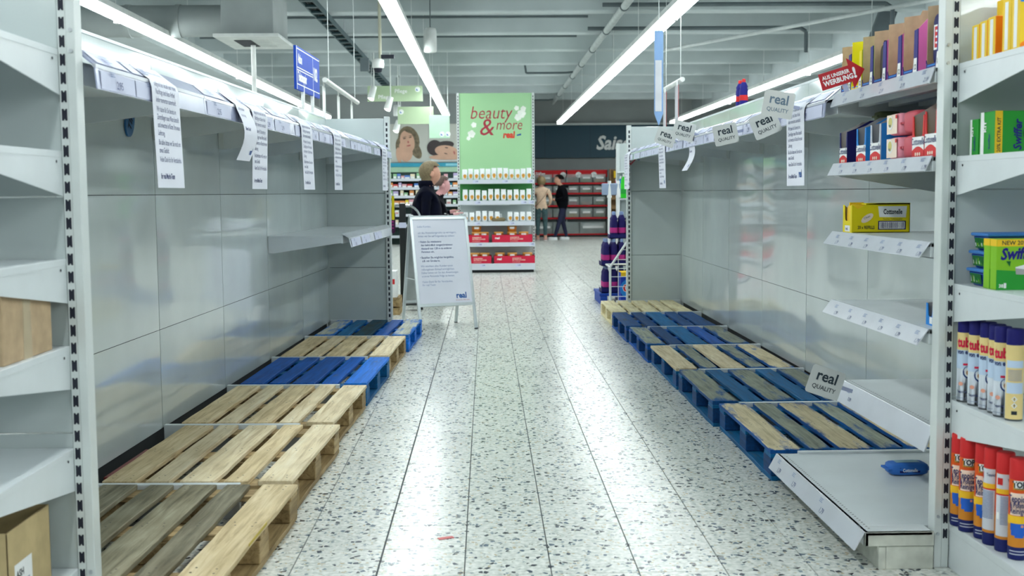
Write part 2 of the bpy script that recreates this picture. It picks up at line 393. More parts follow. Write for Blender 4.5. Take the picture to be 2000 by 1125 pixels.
def run(s, loc, rz, bays, L, label, skip_first, prices):
    """one side of a gondola; the aisle lies towards s*x"""
    g = thing('gondola_shelving', label, 'shelving', loc, rz)
    B().box(-s * .06, .07, .0, -s * .021, bays * L, 1.985, GAP).obj('gap_shade_sheet', g)  # added dark sheet, its colour stands in for shade in the panel gaps
    for r, (z0, z1) in enumerate(ROWS):
        for k in range(bays):
            yo = .08 if k == 0 else .0035
            me = bulge_panel(L - .0035 - yo, z0, z1, s, .009, 10 * r + k + (50 if s < 0 else 0)).mesh('back_panel')
            o = mk('back_panel', me, g); o.location = (0, k * L + yo, 0)
    B().box(-s * .10, .08, 1.985, s * .004, bays * L, 2.0, SHELF).obj('top_cap', g, .002)
    for k in range(bays + 1):          # base legs between the pallets
        if k == 0: continue
        B().box(s * .01, k * L - .016, 0, s * .70, k * L + .016, .142, SHELF).obj('base_leg', g, .003)
    # top shelf with its price rail
    for k in range(1 if skip_first else 0, bays):
        y0, y1 = k * L + (.002 if k else .08), (k + 1) * L - .002
        sh = B().box(s * .005, y0, 1.688, s * .545, y1, 1.702, SHELF).box(s * .53, y0, 1.632, s * .545, y1, 1.702, SHELF).obj('shelf', g, .002)
        for yy in (y0 + .004, y1 - .007):
            B().prism([(s * .004, yy, 1.69), (s * .004, yy, 1.575), (s * .05, yy, 1.575), (s * .53, yy, 1.635), (s * .53, yy, 1.69)], (0, .003, 0), SHELF).obj('bracket', sh)
        B().box(s * .002, y1 - .012, 1.575, s * .03, y1 - .001, 1.67, UPR).obj('bracket_hook', sh)
        a, c, d = (s * .535, 1.742), (s * .598, 1.688), (s * .604, 1.618)
        rl = B()
        rl.prism([(a[0], y0, a[1]), (c[0], y0, c[1]), (d[0], y0, d[1]), (d[0] - s * .004, y0, d[1]), (c[0] - s * .004, y0, c[1] - .003), (a[0] - s * .003, y0, a[1] - .004)], (0, y1 - y0, 0), RAIL)
        rl.prism([(c[0] - s * .012, y0, c[1] + .006), (c[0] + s * .003, y0, c[1] + .004), (c[0] + s * .003, y0, c[1] - .008), (c[0] - s * .006, y0, c[1] - .006)], (0, y1 - y0, 0), RAILW)
        r_ = rl.obj('price_rail', sh)
        pb = B(); dy = 1 if s > 0 else -1; dn = (Vector((d[0] - c[0], 0, d[1] - c[1]))).normalized(); up = -dn
        rnd = random.Random(k * 7 + (3 if s > 0 else 5))
        yy = y0 + .03
        while yy < y1 - .25:          # paper inserts on flap and face
            wd = rnd.choice((.3, .42, .36))
            wd = min(wd, y1 - yy - .02)
            e = s * .0012
            pb.quad((c[0] + e + s * .003, yy, c[1] - .012), (c[0] + e + s * .003, yy + wd, c[1] - .012), (d[0] + e, yy + wd, d[1] + .004), (d[0] + e, yy, d[1] + .004), LABEL)
            pb.quad((a[0] + e + s * .006, yy + .02, a[1] - .004), (a[0] + e + s * .006, yy + wd, a[1] - .004), (c[0] + e - s * .012, yy + wd, c[1] + .0125), (c[0] + e - s * .012, yy + .02, c[1] + .0125), LABEL)
            price(pb, ('2,95' if k == 0 else prices[rnd.randrange(len(prices))]), yy + (wd * .25 if s > 0 else wd * .8), d[0] + s * .004, d[1] + .032, (0, dy, 0), up)
            up2 = (Vector((a[0] - c[0], 0, a[1] - c[1]))).normalized()
            for q in range(3):
                oo = Vector((c[0] - s * .018, yy + (wd * .3 if s > 0 else wd * .8), c[1] + .022)) + up2 * (.012 * q); oo.x += s * .0035
                pb.quad(oo, oo + Vector((0, dy * .07, 0)), oo + Vector((0, dy * .07, 0)) + up2 * .005, oo + up2 * .005, INKG)
            yy += wd + rnd.choice((.01, .14))
        if pb.v: pb.obj('price_label', r_)
    # far end panel of the end cap, facing the camera, with its slotted upright
    ye = bays * L
    for z0, z1 in ROWS: B().box(-s * .02, ye + .004, z0 if z0 > .2 else .02, s * .535, ye + .02, z1, PANEL).obj('end_panel', g, .003)
    u = B().box(s * .538, ye - .012, 0, s * .585, ye + .05, 2.0, UPR).obj('slotted_upright', g, .003)
    slots(B(), ye - .0125, s * .561, .008, .08, 1.97).obj('slot_row', u)
    B().box(s * .01, ye + .0215, .0, s * .535, ye + .03, 1.98, GAP).obj('seam_light_stop', g)  # added dark sheet, keeps light from showing through the end panel seams
    return g
LB = 1.219
GL = run(1, (-1.752, 3.46, 0), -math.atan(.04), 6, LB, 'long empty white gondola shelving along the left of the aisle', False, ['2,95', '2,45', '1,75', '2,99', '1,45'])
GR = run(-1, (2.08, 3.88, 0), 0, 7, 1.218, 'long white gondola shelving along the right of the aisle', True, ['1,29', '0,95', '1,79', '0,85'])
ROT = Matrix.Rotation(-math.atan(.04), 4, 'Z'); MLEFT = Matrix.Translation((-1.752, 3.46, 0)) @ ROT
def TL(x, y, z): return MLEFT @ Vector((x, y, z))
# shelf at middle height near the far end of the left run
for k in (4, 5):
    y0, y1 = k * LB + .002, (k + 1) * LB - .004
    sh = B().box(.005, y0, .992, .54, y1, 1.006, SHELF).box(.525, y0, .95, .54, y1, 1.006, SHELF).obj('shelf', GL, .002)
    for yy in (y0 + .002, y1 - .006):
        B().prism([(.004, yy, .992), (.004, yy, .885), (.05, yy, .885), (.525, yy, .955), (.525, yy, .992)], (0, .003, 0), SHELF).obj('bracket', sh)
    r_ = B().prism([(.535, y0, 1.022), (.585, y0, .99), (.598, y0, .922), (.594, y0, .922), (.58, y0, .988), (.532, y0, 1.018)], (0, y1 - y0, 0), RAILW).obj('price_rail', sh)
    pb = B()
    for q in range(2 if k == 4 else 1):
        yy = y0 + .04 + q * .5; up = Vector((-.013, 0, .068)).normalized()
        o = Vector((.5992, yy, .926)); pb.quad(o, o + Vector((0, .44, 0)), o + Vector((0, .44, 0)) + up * .058, o + up * .058, LABEL)
        price(pb, '1,45', yy + .1, .5985, .95, (0, 1, 0), up)
    for v in range(len(pb.v)): pb.v[v] = (pb.v[v][0] + .0015, pb.v[v][1], pb.v[v][2])
    pb.obj('price_label', r_)

# ------------------------------------------------------------------ right near bay: shelves with stock
NB = bpy.data.objects.new('shelf_bay', None); COL.objects.link(NB)
def rail_shelf(z, xf, y0, y1, drop, out, name='shelf', n=6, st='1,79', lip=.02, xb=2.072, rail=True, tags=None):
    sh = B().box(xf, y0, z - .016, xb, y1, z, SHELF).box(xf, y0, z - .05, xf + .014, y1, z, SHELF).obj(name, NB, .002)
    for yy in (y0 + .001, y1 - .005):
        B().prism([(xb, yy, z - .01), (xb, yy, z - .13), (xb - .06, yy, z - .13), (xf + .02, yy, z - .052), (xf + .02, yy, z - .01)], (0, .004, 0), SHELF).obj('bracket', sh)
    B().box(xf + .03, y0 + .001, z - .062, xf + .09, y0 + .006, z - .018, UPR).obj('bracket_tab', sh, .001)
    a, d = (xf - .004, z + .004), (xf - out, z - drop)
    r_ = B().prism([(a[0], y0, a[1]), (a[0] + .006, y0, a[1]), (d[0] + .006, y0, d[1] - .002), (d[0], y0, d[1])], (0, y1 - y0, 0), RAILW).obj('price_rail', sh, .001)
    pb = B(); up = Vector((a[0] - d[0], 0, a[1] - d[1])).normalized(); nn = Vector((0, -1, 0)).cross(up) * .0015
    for q in (tags if tags is not None else [y1 - (q + .6) * (y1 - y0) / n for q in range(n)]):
        o = Vector((d[0], q, d[1])) + up * (drop * .5) + nn
        price(pb, st, o.y, o.x, o.z, (0, -1, 0), up, .9, .026)
    pb.obj('price_label', r_)
    return sh
Y0, Y1 = 3.965, 5.094
rail_shelf(1.712, 1.525, Y0, Y1, .052, .025, n=5, st='2,19')
for q in range(3):      # hat profiles under the top shelf
    B().box(1.62 + q * .13, Y0 + .02, 1.66, 1.66 + q * .13, Y1 - .02, 1.695, SHELF).obj('shelf_rib', NB)
rail_shelf(1.412, 1.522, Y0, Y1, .048, .03, n=6, st='1,79')
rail_shelf(1.118, 1.522, Y0, Y1, .05, .045, n=6, st='1,79')
rail_shelf(.818, 1.522, Y0, Y1, .052, .045, n=6, st='1,79')
rail_shelf(.468, 1.56, 4.0, 5.06, .085, .035, n=1, st='0,89', tags=[4.93])
SH5 = [o for o in NB.children if o.name.startswith('shelf')][-1]
GRIME = pm('grimy_enamel', (196, 200, 190), .5, var=.16, scale=9)
bd = B().box(1.285, 3.885, .118, 1.52, 3.97, .132, SHELF).box(1.285, 3.968, .118, 2.07, Y1 + .004, .132, SHELF).box(1.285, 3.885, .082, 1.30, Y1, .132, SHELF).box(1.285, 3.885, .082, 1.525, 3.90, .132, GRIME).obj('base_deck', NB, .003)
r_ = B().prism([(1.281, 3.885, .134), (1.286, 3.885, .134), (1.252, 3.885, .070), (1.246, 3.885, .070)], (0, Y1 - 3.885, 0), RAILW).obj('price_rail', bd, .001)
pb = B(); up = Vector((.035, 0, .064)).normalized()
for yy, st in ((5.02, '1,79'), (4.78, '1,79'), (4.38, '1,79')): price(pb, st, yy, 1.2615, .1, (0, -1, 0), up, 1.0, .03)
pb.obj('price_label', r_)
B().box(1.335, 3.89, 0, 1.36, Y1, .08, GRIME).box(1.3605, 3.89, .0, 1.525, 3.91, .08, GRIME).obj('plinth', NB, .002)
hb = B()
for par, xx, y0, y1, z in ((bd, 1.31, 3.93, 5.05, .1325), (SH5, 1.585, 4.05, 5.03, .4685)):
    hb = B(); yy = y0
    while yy < y1:
        hb.quad((xx, yy, z), (xx + .007, yy, z), (xx + .007, yy + .006, z), (xx, yy + .006, z), DARK); yy += .025
    hb.obj('perforation_row', par)

for ch in list(NB.children):
    ch.parent = GR; ch.location = (-2.08, -3.88, 0)
bpy.data.objects.remove(NB)
# ------------------------------------------------------------------ near end caps (shelves facing the camera side)
def endcap(label, xo, y, s, zs, base_z, xend):
    """upright at x = xo; the unit stretches towards -s*x ; shelves stick out towards -y"""
    e = thing('end_cap_shelving', label, 'shelving', (0, 0, 0))
    # xo: inner edge of the smooth strip facing the aisle; then the slotted strip, then the shelf ends
    u = B().box(xo, y, 0, xo - s * .0255, y + .06, 2.06, UPR).obj('upright', e, .002)
    u2 = B().box(xo - s * .026, y + .002, 0, xo - s * .05, y + .05, 2.06, UPR).obj('slotted_upright', e, .001)
    sx = xo - s * .038
    slots(B(), y + .0012, sx, .0078, .12, 2.04, .0525, .034).obj('slot_row', u2)
    for z, x in ((.12, xo - s * .012), (.18, xo - s * .012), (1.72, xo - s * .012), (1.78, xo - s * .012)):
        B().cyl((x, y - .001, z), (x, y - .004, z), .006, STEEL, 8).obj('rivet', u)
    xa, xb = (xend, sx - .016) if s > 0 else (sx + .016, xend)
    for z0, z1 in ((.1, .598), (.602, 1.298), (1.302, 2.05)):
        B().box(xa, y + .012, z0, xb, y + .03, z1, PANEL).obj('back_panel', e, .002)
    xs0, xs1 = (xend, sx - .0135) if s > 0 else (sx + .0135, xend)
    xe = xs1 if s > 0 else xs0
    for z in zs:
        sh = B().box(xs0, y - .56, z - .02, xs1, y + .01, z, SHELF).obj('shelf', e, .003)
        B().prism([(xe, y + .005, z - .012), (xe, y - .56, z - .012), (xe, y - .56, z - .055), (xe, y + .005, z - .13)], (-s * .003, 0, 0), SHELF).obj('bracket', sh)
        B().prism([(xe + s * .0012, y + .003, z + .001), (xe + s * .0012, y - .56, z + .001), (xe + s * .0012, y - .56, z - .018), (xe + s * .0012, y + .003, z - .018)], (-s * .004, 0, 0), SHELF).obj('edge_fold', sh, .001)
        B().cyl((xe + s * .001, y - .045, z - .03), (xe + s * .0022, y - .045, z - .03), .004, DARK, 8).obj('rivet_hole', sh)
    sh = B().box(xs0, y - .56, base_z - .03, xs1, y + .01, base_z, SHELF).obj('base_deck', e, .003)
    B().box(xe - s * .002, y - .56, 0, xe - s * .03, y + .01, base_z - .02, SHELF).obj('side_plinth', e, .002)
    return e
EL = endcap('white end-cap shelving at the near left, mostly cleared, two cartons left in it', -1.181, 3.44, 1, (1.725, 1.432, 1.118, .862, .556), .19, -2.2)
ER = endcap('white end-cap shelving at the near right, full of cleaning goods', 1.530, 3.90, -1, (1.717, 1.41, .982, .585), .16, 2.45)
# ------------------------------------------------------------------ pallets
LIGHTW = wood('pallet_wood_fresh', (190, 170, 132), (230, 214, 178), (244, 234, 208))
TANW = wood('pallet_wood_tan', (174, 150, 110), (220, 200, 158), (240, 224, 190))
OLDW = wood('pallet_wood_weathered', (92, 88, 70), (142, 136, 114), (170, 164, 142), stain=.25)
CREAM = wood('pallet_wood_cream', (196, 180, 136), (230, 220, 178), (240, 234, 204))
BLOCKW = wood('pallet_block_wood', (116, 96, 64), (172, 148, 106), (198, 174, 130), stain=.3)
BLUE = wood('pallet_blue_paint', (60, 60, 60), (90, 90, 80), (120, 120, 110), (0, 88, 178), .95)
BLUED = wood('pallet_blue_dark', (40, 48, 52), (52, 62, 68), (74, 84, 88), (0, 68, 126), .8)
BLUEL = wood('pallet_blue_bright', (100, 100, 90), (120, 120, 110), (150, 150, 140), (0, 116, 220), .95)
TEAL = wood('pallet_teal_paint', (46, 56, 58), (70, 82, 84), (96, 106, 104), (0, 98, 152), .85)
GREEN = wood('pallet_dark_green', (26, 38, 38), (36, 54, 54), (50, 70, 68), (6, 66, 88), .5)
MIXB = wood('pallet_tan_with_blue', (168, 154, 122), (212, 198, 162), (230, 218, 186), (0, 86, 160), .12)
MIXG = wood('pallet_grey_with_blue', (104, 112, 106), (146, 152, 138), (174, 176, 158), (0, 82, 146), .2)
MIXW = wood('pallet_white_with_blue', (140, 144, 134), (184, 188, 174), (212, 212, 196), (0, 108, 196), .3)
YEDGE = pm('yellow_edge', (186, 164, 60), .6)
NAIL = pm('nail_head', (56, 50, 44), .5, metal=.3)
PLEN, PW = 1.15, .78
BW = [.140, .098, .140, .098, .140]
def board_mesh(name, wd, ln, th, mat, nails, ncol, seed):
    b = B(); rnd = random.Random(seed); n = 6; V = []; F = []
    # slightly uneven edges along the length
    for i in range(n + 1):
        y = ln * i / n; e0, e1 = rnd.uniform(-.003, .003), rnd.uniform(-.003, .003); zz = rnd.uniform(-.0012, .0012)
        V += [(-wd / 2 + e0, y, 0), (wd / 2 + e1, y, 0), (wd / 2 + e1, y, th + zz), (-wd / 2 + e0, y, th + zz)]
    for i in range(n):
        for j in range(4): F.append((4 * i + j, 4 * i + (j + 1) % 4, 4 * i + 4 + (j + 1) % 4, 4 * i + 4 + j))
    F = [tuple(reversed(f)) for f in F]
    F += [(0, 1, 2, 3), (4 * n + 3, 4 * n + 2, 4 * n + 1, 4 * n)]
    b.add(V, F, mat)
    for yc in nails:
        for k in range(ncol):
            for d in (-.02, .02):
                x = (k - (ncol - 1) / 2) * wd * .5 + rnd.uniform(-.008, .008); y = yc + d + rnd.uniform(-.008, .008)
                b.add([(x + .0042 * cos(a), y + .0042 * sin(a), th + .0014) for a in (0, pi / 3, 2 * pi / 3, pi, 4 * pi / 3, 5 * pi / 3)], [(0, 1, 2, 3, 4, 5)], NAIL)
    return b.mesh(name)
_BM = {}
def bmesh_for(kind, wd, ln, th, mat, nails, ncol, seed):
    k = (kind, wd, mat.name, seed % 3)
    if k not in _BM: _BM[k] = board_mesh(kind, wd, ln, th, mat, nails, ncol, seed)
    return _BM[k]
def pallet(label, loc, rz, tops, body, group, edge=None, block=None):
    """tops: materials of the five deck boards from the wall side ... given in +x order"""
    p = thing('euro_pallet', label, 'pallet', loc, rz, group)
    gap = (PW - sum(BW)) / 4; x = -PW / 2; nl = (.07, PLEN / 2, PLEN - .07)
    xs = []
    for k in range(5):
        me = bmesh_for('deck_board', BW[k], PLEN, .021, tops[k], nl, 2 if BW[k] > .12 else 1, k + int(loc[1] * 10))
        o = mk('deck_board', me, p, .0025, 1); o.location = (x + BW[k] / 2, 0, .123); xs.append(x + BW[k] / 2); x += BW[k] + gap
        o.rotation_euler = (0, random.uniform(-.006, .006), random.uniform(-.006, .006))
    for y in (0, PLEN / 2 - .06, PLEN - .12):
        o = mk('cross_board', bmesh_for('cross_board', .12, PW, .02, body, (), 0, 1), p, .002, 1); o.rotation_euler = (0, 0, -pi / 2); o.location = (-PW / 2, y + .06, .1025)
    bk = block or body
    for xx, wd in ((xs[0], .098), (0, .14), (xs[4], .098)):
        for yy, ln in ((.0, .142), (PLEN / 2 - .071, .142), (PLEN - .142, .142)):
            k = ('block', wd, bk.name, 0)
            if k not in _BM: _BM[k] = B().box(-wd / 2, 0, 0, wd / 2, ln, .0795, bk).mesh('block')
            o = mk('block', _BM[k], p, .003, 1); o.location = (xx + (-.02 if xx < 0 else .02 if xx > 0 else 0), yy, .0225)
        o = mk('skid_board', bmesh_for('skid_board', .098 if wd < .12 else .14, PLEN, .0215, body, (), 0, 2), p, .002, 1); o.location = (xx + (-.02 if xx < 0 else .02 if xx > 0 else 0), 0, .0003)
    if edge:
        B().box(PW / 2 + .0005, .35, .134, PW / 2 + .0018, PLEN - .22, .143, edge).obj('paint_edge', p)
    return p
LG = 'pallets along the left of the aisle'; RG = 'pallets along the right of the aisle'
def LP(k, label, *a, lx=.44, **kw):
    v = TL(lx, k * LB + (.033 if k else .05), 0); return pallet(label, (v.x, v.y, 0), -math.atan(.04) + kw.pop('dr', 0), *a, LG, **kw)
LP(0, 'weathered grey-brown wooden pallet at the near end of the left row, its aisle board tan', [OLDW, OLDW, OLDW, OLDW, TANW], BLOCKW, edge=YEDGE, lx=.545)
LP(1, 'tan wooden pallet, second from the near end of the left row', [TANW, LIGHTW, LIGHTW, TANW, LIGHTW], BLOCKW, lx=.515)
LP(2, 'pale tan wooden pallet just in front of the bright blue one', [TANW, LIGHTW, TANW, LIGHTW, LIGHTW], BLOCKW, lx=.475)
LP(3, 'bright blue painted pallet, fourth in the left row', [BLUE, BLUE, BLUE, BLUE, BLUEL], TEAL, lx=.47)
LP(4, 'pale wooden pallet between two blue ones on the left', [TANW, LIGHTW, TANW, LIGHTW, LIGHTW], BLOCKW, lx=.455)
LP(5, 'worn multi-toned blue pallet at the far end of the left row, by the folding sign', [MIXW, TEAL, GREEN, BLUE, MIXW], BLUEL, lx=.47)
def RP(k, label, *a, x=1.64, **kw):
    return pallet(label, (x, 3.88 + k * 1.218 + .033, 0), kw.pop('dr', 0), *a, RG, **kw)
RP(1, 'blue pallet with worn beige boards at the near end of the right row', [MIXB, MIXG, MIXB, MIXG, MIXB], TEAL, block=BLUED, x=1.655)
RP(2, 'teal and grey pallet, second from the near end of the right row', [MIXG, TEAL, MIXG, TEAL, MIXG], TEAL, block=BLUED, x=1.63)
RP(3, 'blue pallet with bare beige and grey boards, third in the right row', [LIGHTW, MIXG, LIGHTW, MIXG, MIXB], TEAL, block=BLUED, x=1.625)
RP(4, 'blue painted pallet with two grey-worn outer boards, fourth in the right row', [MIXG, BLUED, TEAL, BLUE, MIXG], BLUE, block=BLUED, x=1.605)
RP(5, 'deep blue pallet next to the cream one at the far right', [BLUED, BLUED, TEAL, BLUED, BLUED], BLUE, block=BLUED, x=1.59)
RP(6, 'cream unpainted pallet at the far end of the right row', [CREAM] * 5, CREAM, x=1.60)
REDB = pm('red_strip', (120, 40, 36), .5)
v = TL(.055, 1.5, 0)
tag(B().box(-.015, 0, 0, .015, .55, .1, REDB).obj('red_bar', None, .003), 'dark red bar lying in the gap between left wall and pallets', 'bar').location = v
bpy.data.objects['red_bar'].rotation_euler = (0, 0, -math.atan(.04))
o = B().box(2.04, 7.66, 0, 2.065, 8.25, .11, REDB).obj('red_bar', None, .003); tag(o, 'dark red bar lying in the gap between right wall and pallets', 'bar')
tag(B().box(-.012, -.03, .0005, .012, .03, .0022, pm('red_tape', (206, 110, 112), .6)).obj('tape_scrap'), 'scrap of pink-red tape on the floor tiles', 'tape')
o = bpy.data.objects['tape_scrap']; o.location = (-.165, 4.33, 0); o.rotation_euler = (0, 0, -1.2)

# ------------------------------------------------------------------ folding pavement sign
def aboard():
    A = {'fl': Vector((-.613, 10.951, 0)), 'fr': Vector((-.068, 11.15, 0)), 'br': Vector((-.329, 11.708, 0)), 'bl': Vector((-.874, 11.51, 0))}
    base = (A['fl'] + A['fr'] + A['br'] + A['bl']) / 4; ux = (A['fr'] - A['fl']).normalized(); n = ux.cross(Z)      # n points to the viewer
    t = thing('folding_sign', 'silver A-frame customer notice board standing in the aisle', 'sign', base, atan2(ux.y, ux.x))
    M = Matrix.Translation(base) @ Matrix.Rotation(atan2(ux.y, ux.x), 4, 'Z'); I = M.inverted()
    hw = .29; d = ((A['fl'] + A['fr']) / 2 - base).length; top = 1.075
    SIL = pm('silver_frame', (206, 214, 216), .28, metal=.5, var=.02); GRB = pm('grey_back_sheet', (176, 182, 180), .4, var=.08)
    def side(sg):       # sg -1 front (towards the viewer), +1 back
        bot = Vector((0, sg * d, 0)); tp = Vector((0, sg * .012, top)); up = (tp - bot).normalized(); nn = Vector((1, 0, 0)).cross(up) * 1.0
        if sg > 0: nn = -nn
        L = (tp - bot).length
        def P(x, h, o=0): return bot + Vector((x, 0, 0)) + up * h + nn * o
        pb = B()
        def bar(x0, x1, h0, h1, o0=-.012, o1=.012, m=SIL): pb.prism([P(x0, h0, o0), P(x1, h0, o0), P(x1, h1, o0), P(x0, h1, o0)], nn * (o1 - o0), m)
        h0 = .235
        bar(-hw, -hw + .028, 0, L); bar(hw - .028, hw, 0, L); bar(-hw, hw, L - .03, L); bar(-hw, hw, h0, h0 + .03)
        for x in (-hw, hw - .028): bar(x - .001, x + .029, 0, .012, -.014, .014, INKB)
        o = pb.obj('frame', t, .003)
        pb = B(); bar(-hw + .026, hw - .026, h0 + .028, L - .028, -.006, .004, PAPER if sg < 0 else GRB); o = pb.obj('poster' if sg < 0 else 'back_sheet', t)
        if sg < 0:
            GT = pm('ink_mid_blue', (128, 146, 184), .6, var=.02); DT = pm('ink_strong_blue', (58, 84, 136), .6, var=.02)
            lines = [(.075, 'Liebe Kunden,', GT, 0), (.135, 'um das Ansteckungsrisiko zu verringern,', GT, 0), (.168, 'bitten wir Sie auf Folgendes zu achten:', GT, 0),
                     (.222, '\u2022 Halten Sie mindestens', DT, .012), (.254, '   den behördlich vorgeschriebenen', DT, .012), (.287, '   Abstand von 1,50 m zu anderen', DT, .012), (.319, '   Personen ein.', DT, .012),
                     (.374, '\u2022 Bezahlen Sie möglichst bargeldlos,', DT, .012), (.406, '   z.B. mit Girokarte.', DT, .012),
                     (.456, 'Wir möchten allen Kunden einen', GT, 0), (.488, 'reibungslosen Einkauf ermöglichen.', GT, 0), (.520, 'Daher bitten wir Sie den Anweisungen', GT, 0), (.552, 'unseres Personals Folge zu leisten.', GT, 0),
                     (.606, 'Vielen Dank für Ihr Verständnis.', GT, 0), (.636, 'Ihr real Team', GT, 0)]
            q = B(); sc = .032
            for y, st, m, bd_ in lines:
                q.text(st, P(-hw + .07, L - .03 - y * 1.02, .0048), Vector((1, 0, 0)), up, sc * .86, m, bold=bd_, sx=.86)
            q.text('real', P(.105, h0 + .075, .005), Vector((1, 0, 0)), up, .078, pm('logo_blue', (22, 86, 160), .5), bold=.035, sx=.9)
            rm = pm('logo_red', (190, 90, 100), .6)
            a = P(.10, h0 + .05, .005); q.text('Einmal hin. Alles drin.', a, Vector((1, 0, 0)), up, .016, rm)
            q.obj('lettering', o)
    side(-1); side(1)
    hb = B().box(-hw + .01, -.02, top - .008, hw - .01, .02, top + .012, SIL)
    for x in (-hw + .02, hw - .02): hb.cyl((x - .02, 0, top + .002), (x + .02, 0, top + .002), .02, SIL, 10)
    hb.obj('hinge', t, .003)
    for x in (-hw + .014, hw - .014): B().cyl((x, -d * .55, .48), (x, d * .55, .48), .004, SIL, 6).obj('spreader', t)
aboard()

# ------------------------------------------------------------------ paper notices on the rails
LOGO = pm('logo_blue', (22, 86, 160), .5)
LET = [(.05, 'Liebe Kundinnen und Kunden,', 0), (.115, 'aufgrund der aktuell sehr hohen', 0), (.142, 'Nachfrage sind diese Artikel', 0), (.169, 'leider momentan ausverkauft.', 0),
       (.201, 'Wir haben für Sie bereits im', 0), (.228, 'Zentrallager neue Ware bestellt', 0), (.255, 'und erwarten in Kürze Ihre neue', 0), (.282, 'Lieferung.', 0),
       (.314, 'Bis dahin bitten wir Sie noch um', 0), (.341, 'etwas Geduld.', 0), (.372, 'Vielen Dank für Ihr Verständnis.', 0), (.43, 'Ihr real Markt-Team', .02)]
LET2 = [(.06, 'Liebe Kunden,', 0), (.15, 'auf Vorrat kaufen', 0), (.19, 'ist nicht nötig.', 0), (.27, 'Bleiben Sie fair!', .02)]
def notice(label, side, y0, wd, total, lines, scale, curl=0, sway=0, logo=True, grp='paper notices hung on the shelf rails'):
    """sheet folded over the rail flap; side 'L' uses the left run's frame"""
    s = 1 if side == 'L' else -1
    prof = [(.528, 1.750), (.604, 1.692), (.612, 1.668)]; z = 1.668; n = 9; left = total - .095 - .025
    for k in range(1, n + 1):
        t = k / n; prof.append((.612 + sway * t + curl * sin(t * pi * 1.1), 1.668 - left * t))
    if side == 'L': F = lambda u, x, z: TL(x, y0 + u, z)
    else: F = lambda u, x, z: Vector((2.08 - x, y0 - u, z))
    ln = [0]
    for a, b in zip(prof[:-1], prof[1:]): ln.append(ln[-1] + sqrt((a[0] - b[0]) ** 2 + (a[1] - b[1]) ** 2))
    def at(d):
        d = max(0, min(d, ln[-1] - 1e-6))
        for k in range(len(ln) - 1):
            if ln[k] <= d <= ln[k + 1]:
                t = (d - ln[k]) / (ln[k + 1] - ln[k]); return (prof[k][0] + (prof[k + 1][0] - prof[k][0]) * t, prof[k][1] + (prof[k + 1][1] - prof[k][1]) * t)
    org = F(wd / 2, .6, 1.315)
    V = []; Fc = []
    for x, z in prof:
        for u in (0, wd): V.append(F(u, x, z) - org)
    m = len(V)
    for x, z in prof:
        for u in (0, wd): V.append(F(u, x - .0008, z) - org)
    for k in range(len(prof) - 1):
        Fc.append((2 * k, 2 * k + 2, 2 * k + 3, 2 * k + 1)); Fc.append((m + 2 * k, m + 2 * k + 1, m + 2 * k + 3, m + 2 * k + 2))
    o = B().add(V, Fc, PAPER, True).obj('paper_notice'); o.location = org
    tag(o, label, 'notice', grp)
    q = B()
    def put(st, u0, d0, size, mat, bold=0, sx=.70):
        T, TF = text2d(st, size, 'LEFT', bold)
        P = []
        for x, y in T:
            px, pz = at(d0 - y); p = F(u0 + x * sx, px + .0012, pz) - org; P.append(p)
        q.add(P, TF, mat)
    for d, st, bd_ in lines: put(st, .035 * scale, d * scale, .0265 * scale, INK if d > .1 else INKG, bd_)
    if logo: put('real', wd - .095 * scale, ln[-1] - .04 * scale, .05 * scale, LOGO, .03)
    q.obj('lettering', o)
    return o
notice('large printed notice hanging from the left rail nearest the camera', 'L', .55, .30, .46, LET, 1.0, sway=.012, logo=False)
notice('short curled notice hanging second along the left rail', 'L', 1.69, .235, .335, LET2, .78, curl=.03, sway=.0, logo=True)
notice('long printed notice third along the left rail, beside the short curled one', 'L', 1.97, .30, .46, LET, 1.0, sway=-.01, logo=False)
notice('long printed notice fourth along the left rail, before the middle shelf', 'L', 3.09, .32, .46, LET, 1.0, sway=.01, logo=False)
notice('long printed notice fifth along the left rail, above the near end of the middle shelf', 'L', 4.15, .30, .46, LET, 1.0, logo=False)
notice('long printed notice at the far end of the left rail', 'L', 6.56, .36, .46, LET, 1.0, logo=False)
notice('large notice with a blue logo hanging below the stocked bay on the right rail', 'R', 5.705, .315, .465, LET, 1.0, sway=-.005)
notice('short curled notice on the right rail between tilted cards', 'R', 8.53, .23, .34, LET2, .78, curl=-.03, sway=.03)
notice('long notice with a blue logo under two tilted cards on the right rail', 'R', 9.95, .36, .46, LET, 1.0, sway=-.01)
notice('long notice with blue logo at the far end of the right rail', 'R', 12.39, .42, .46, LET, 1.0)

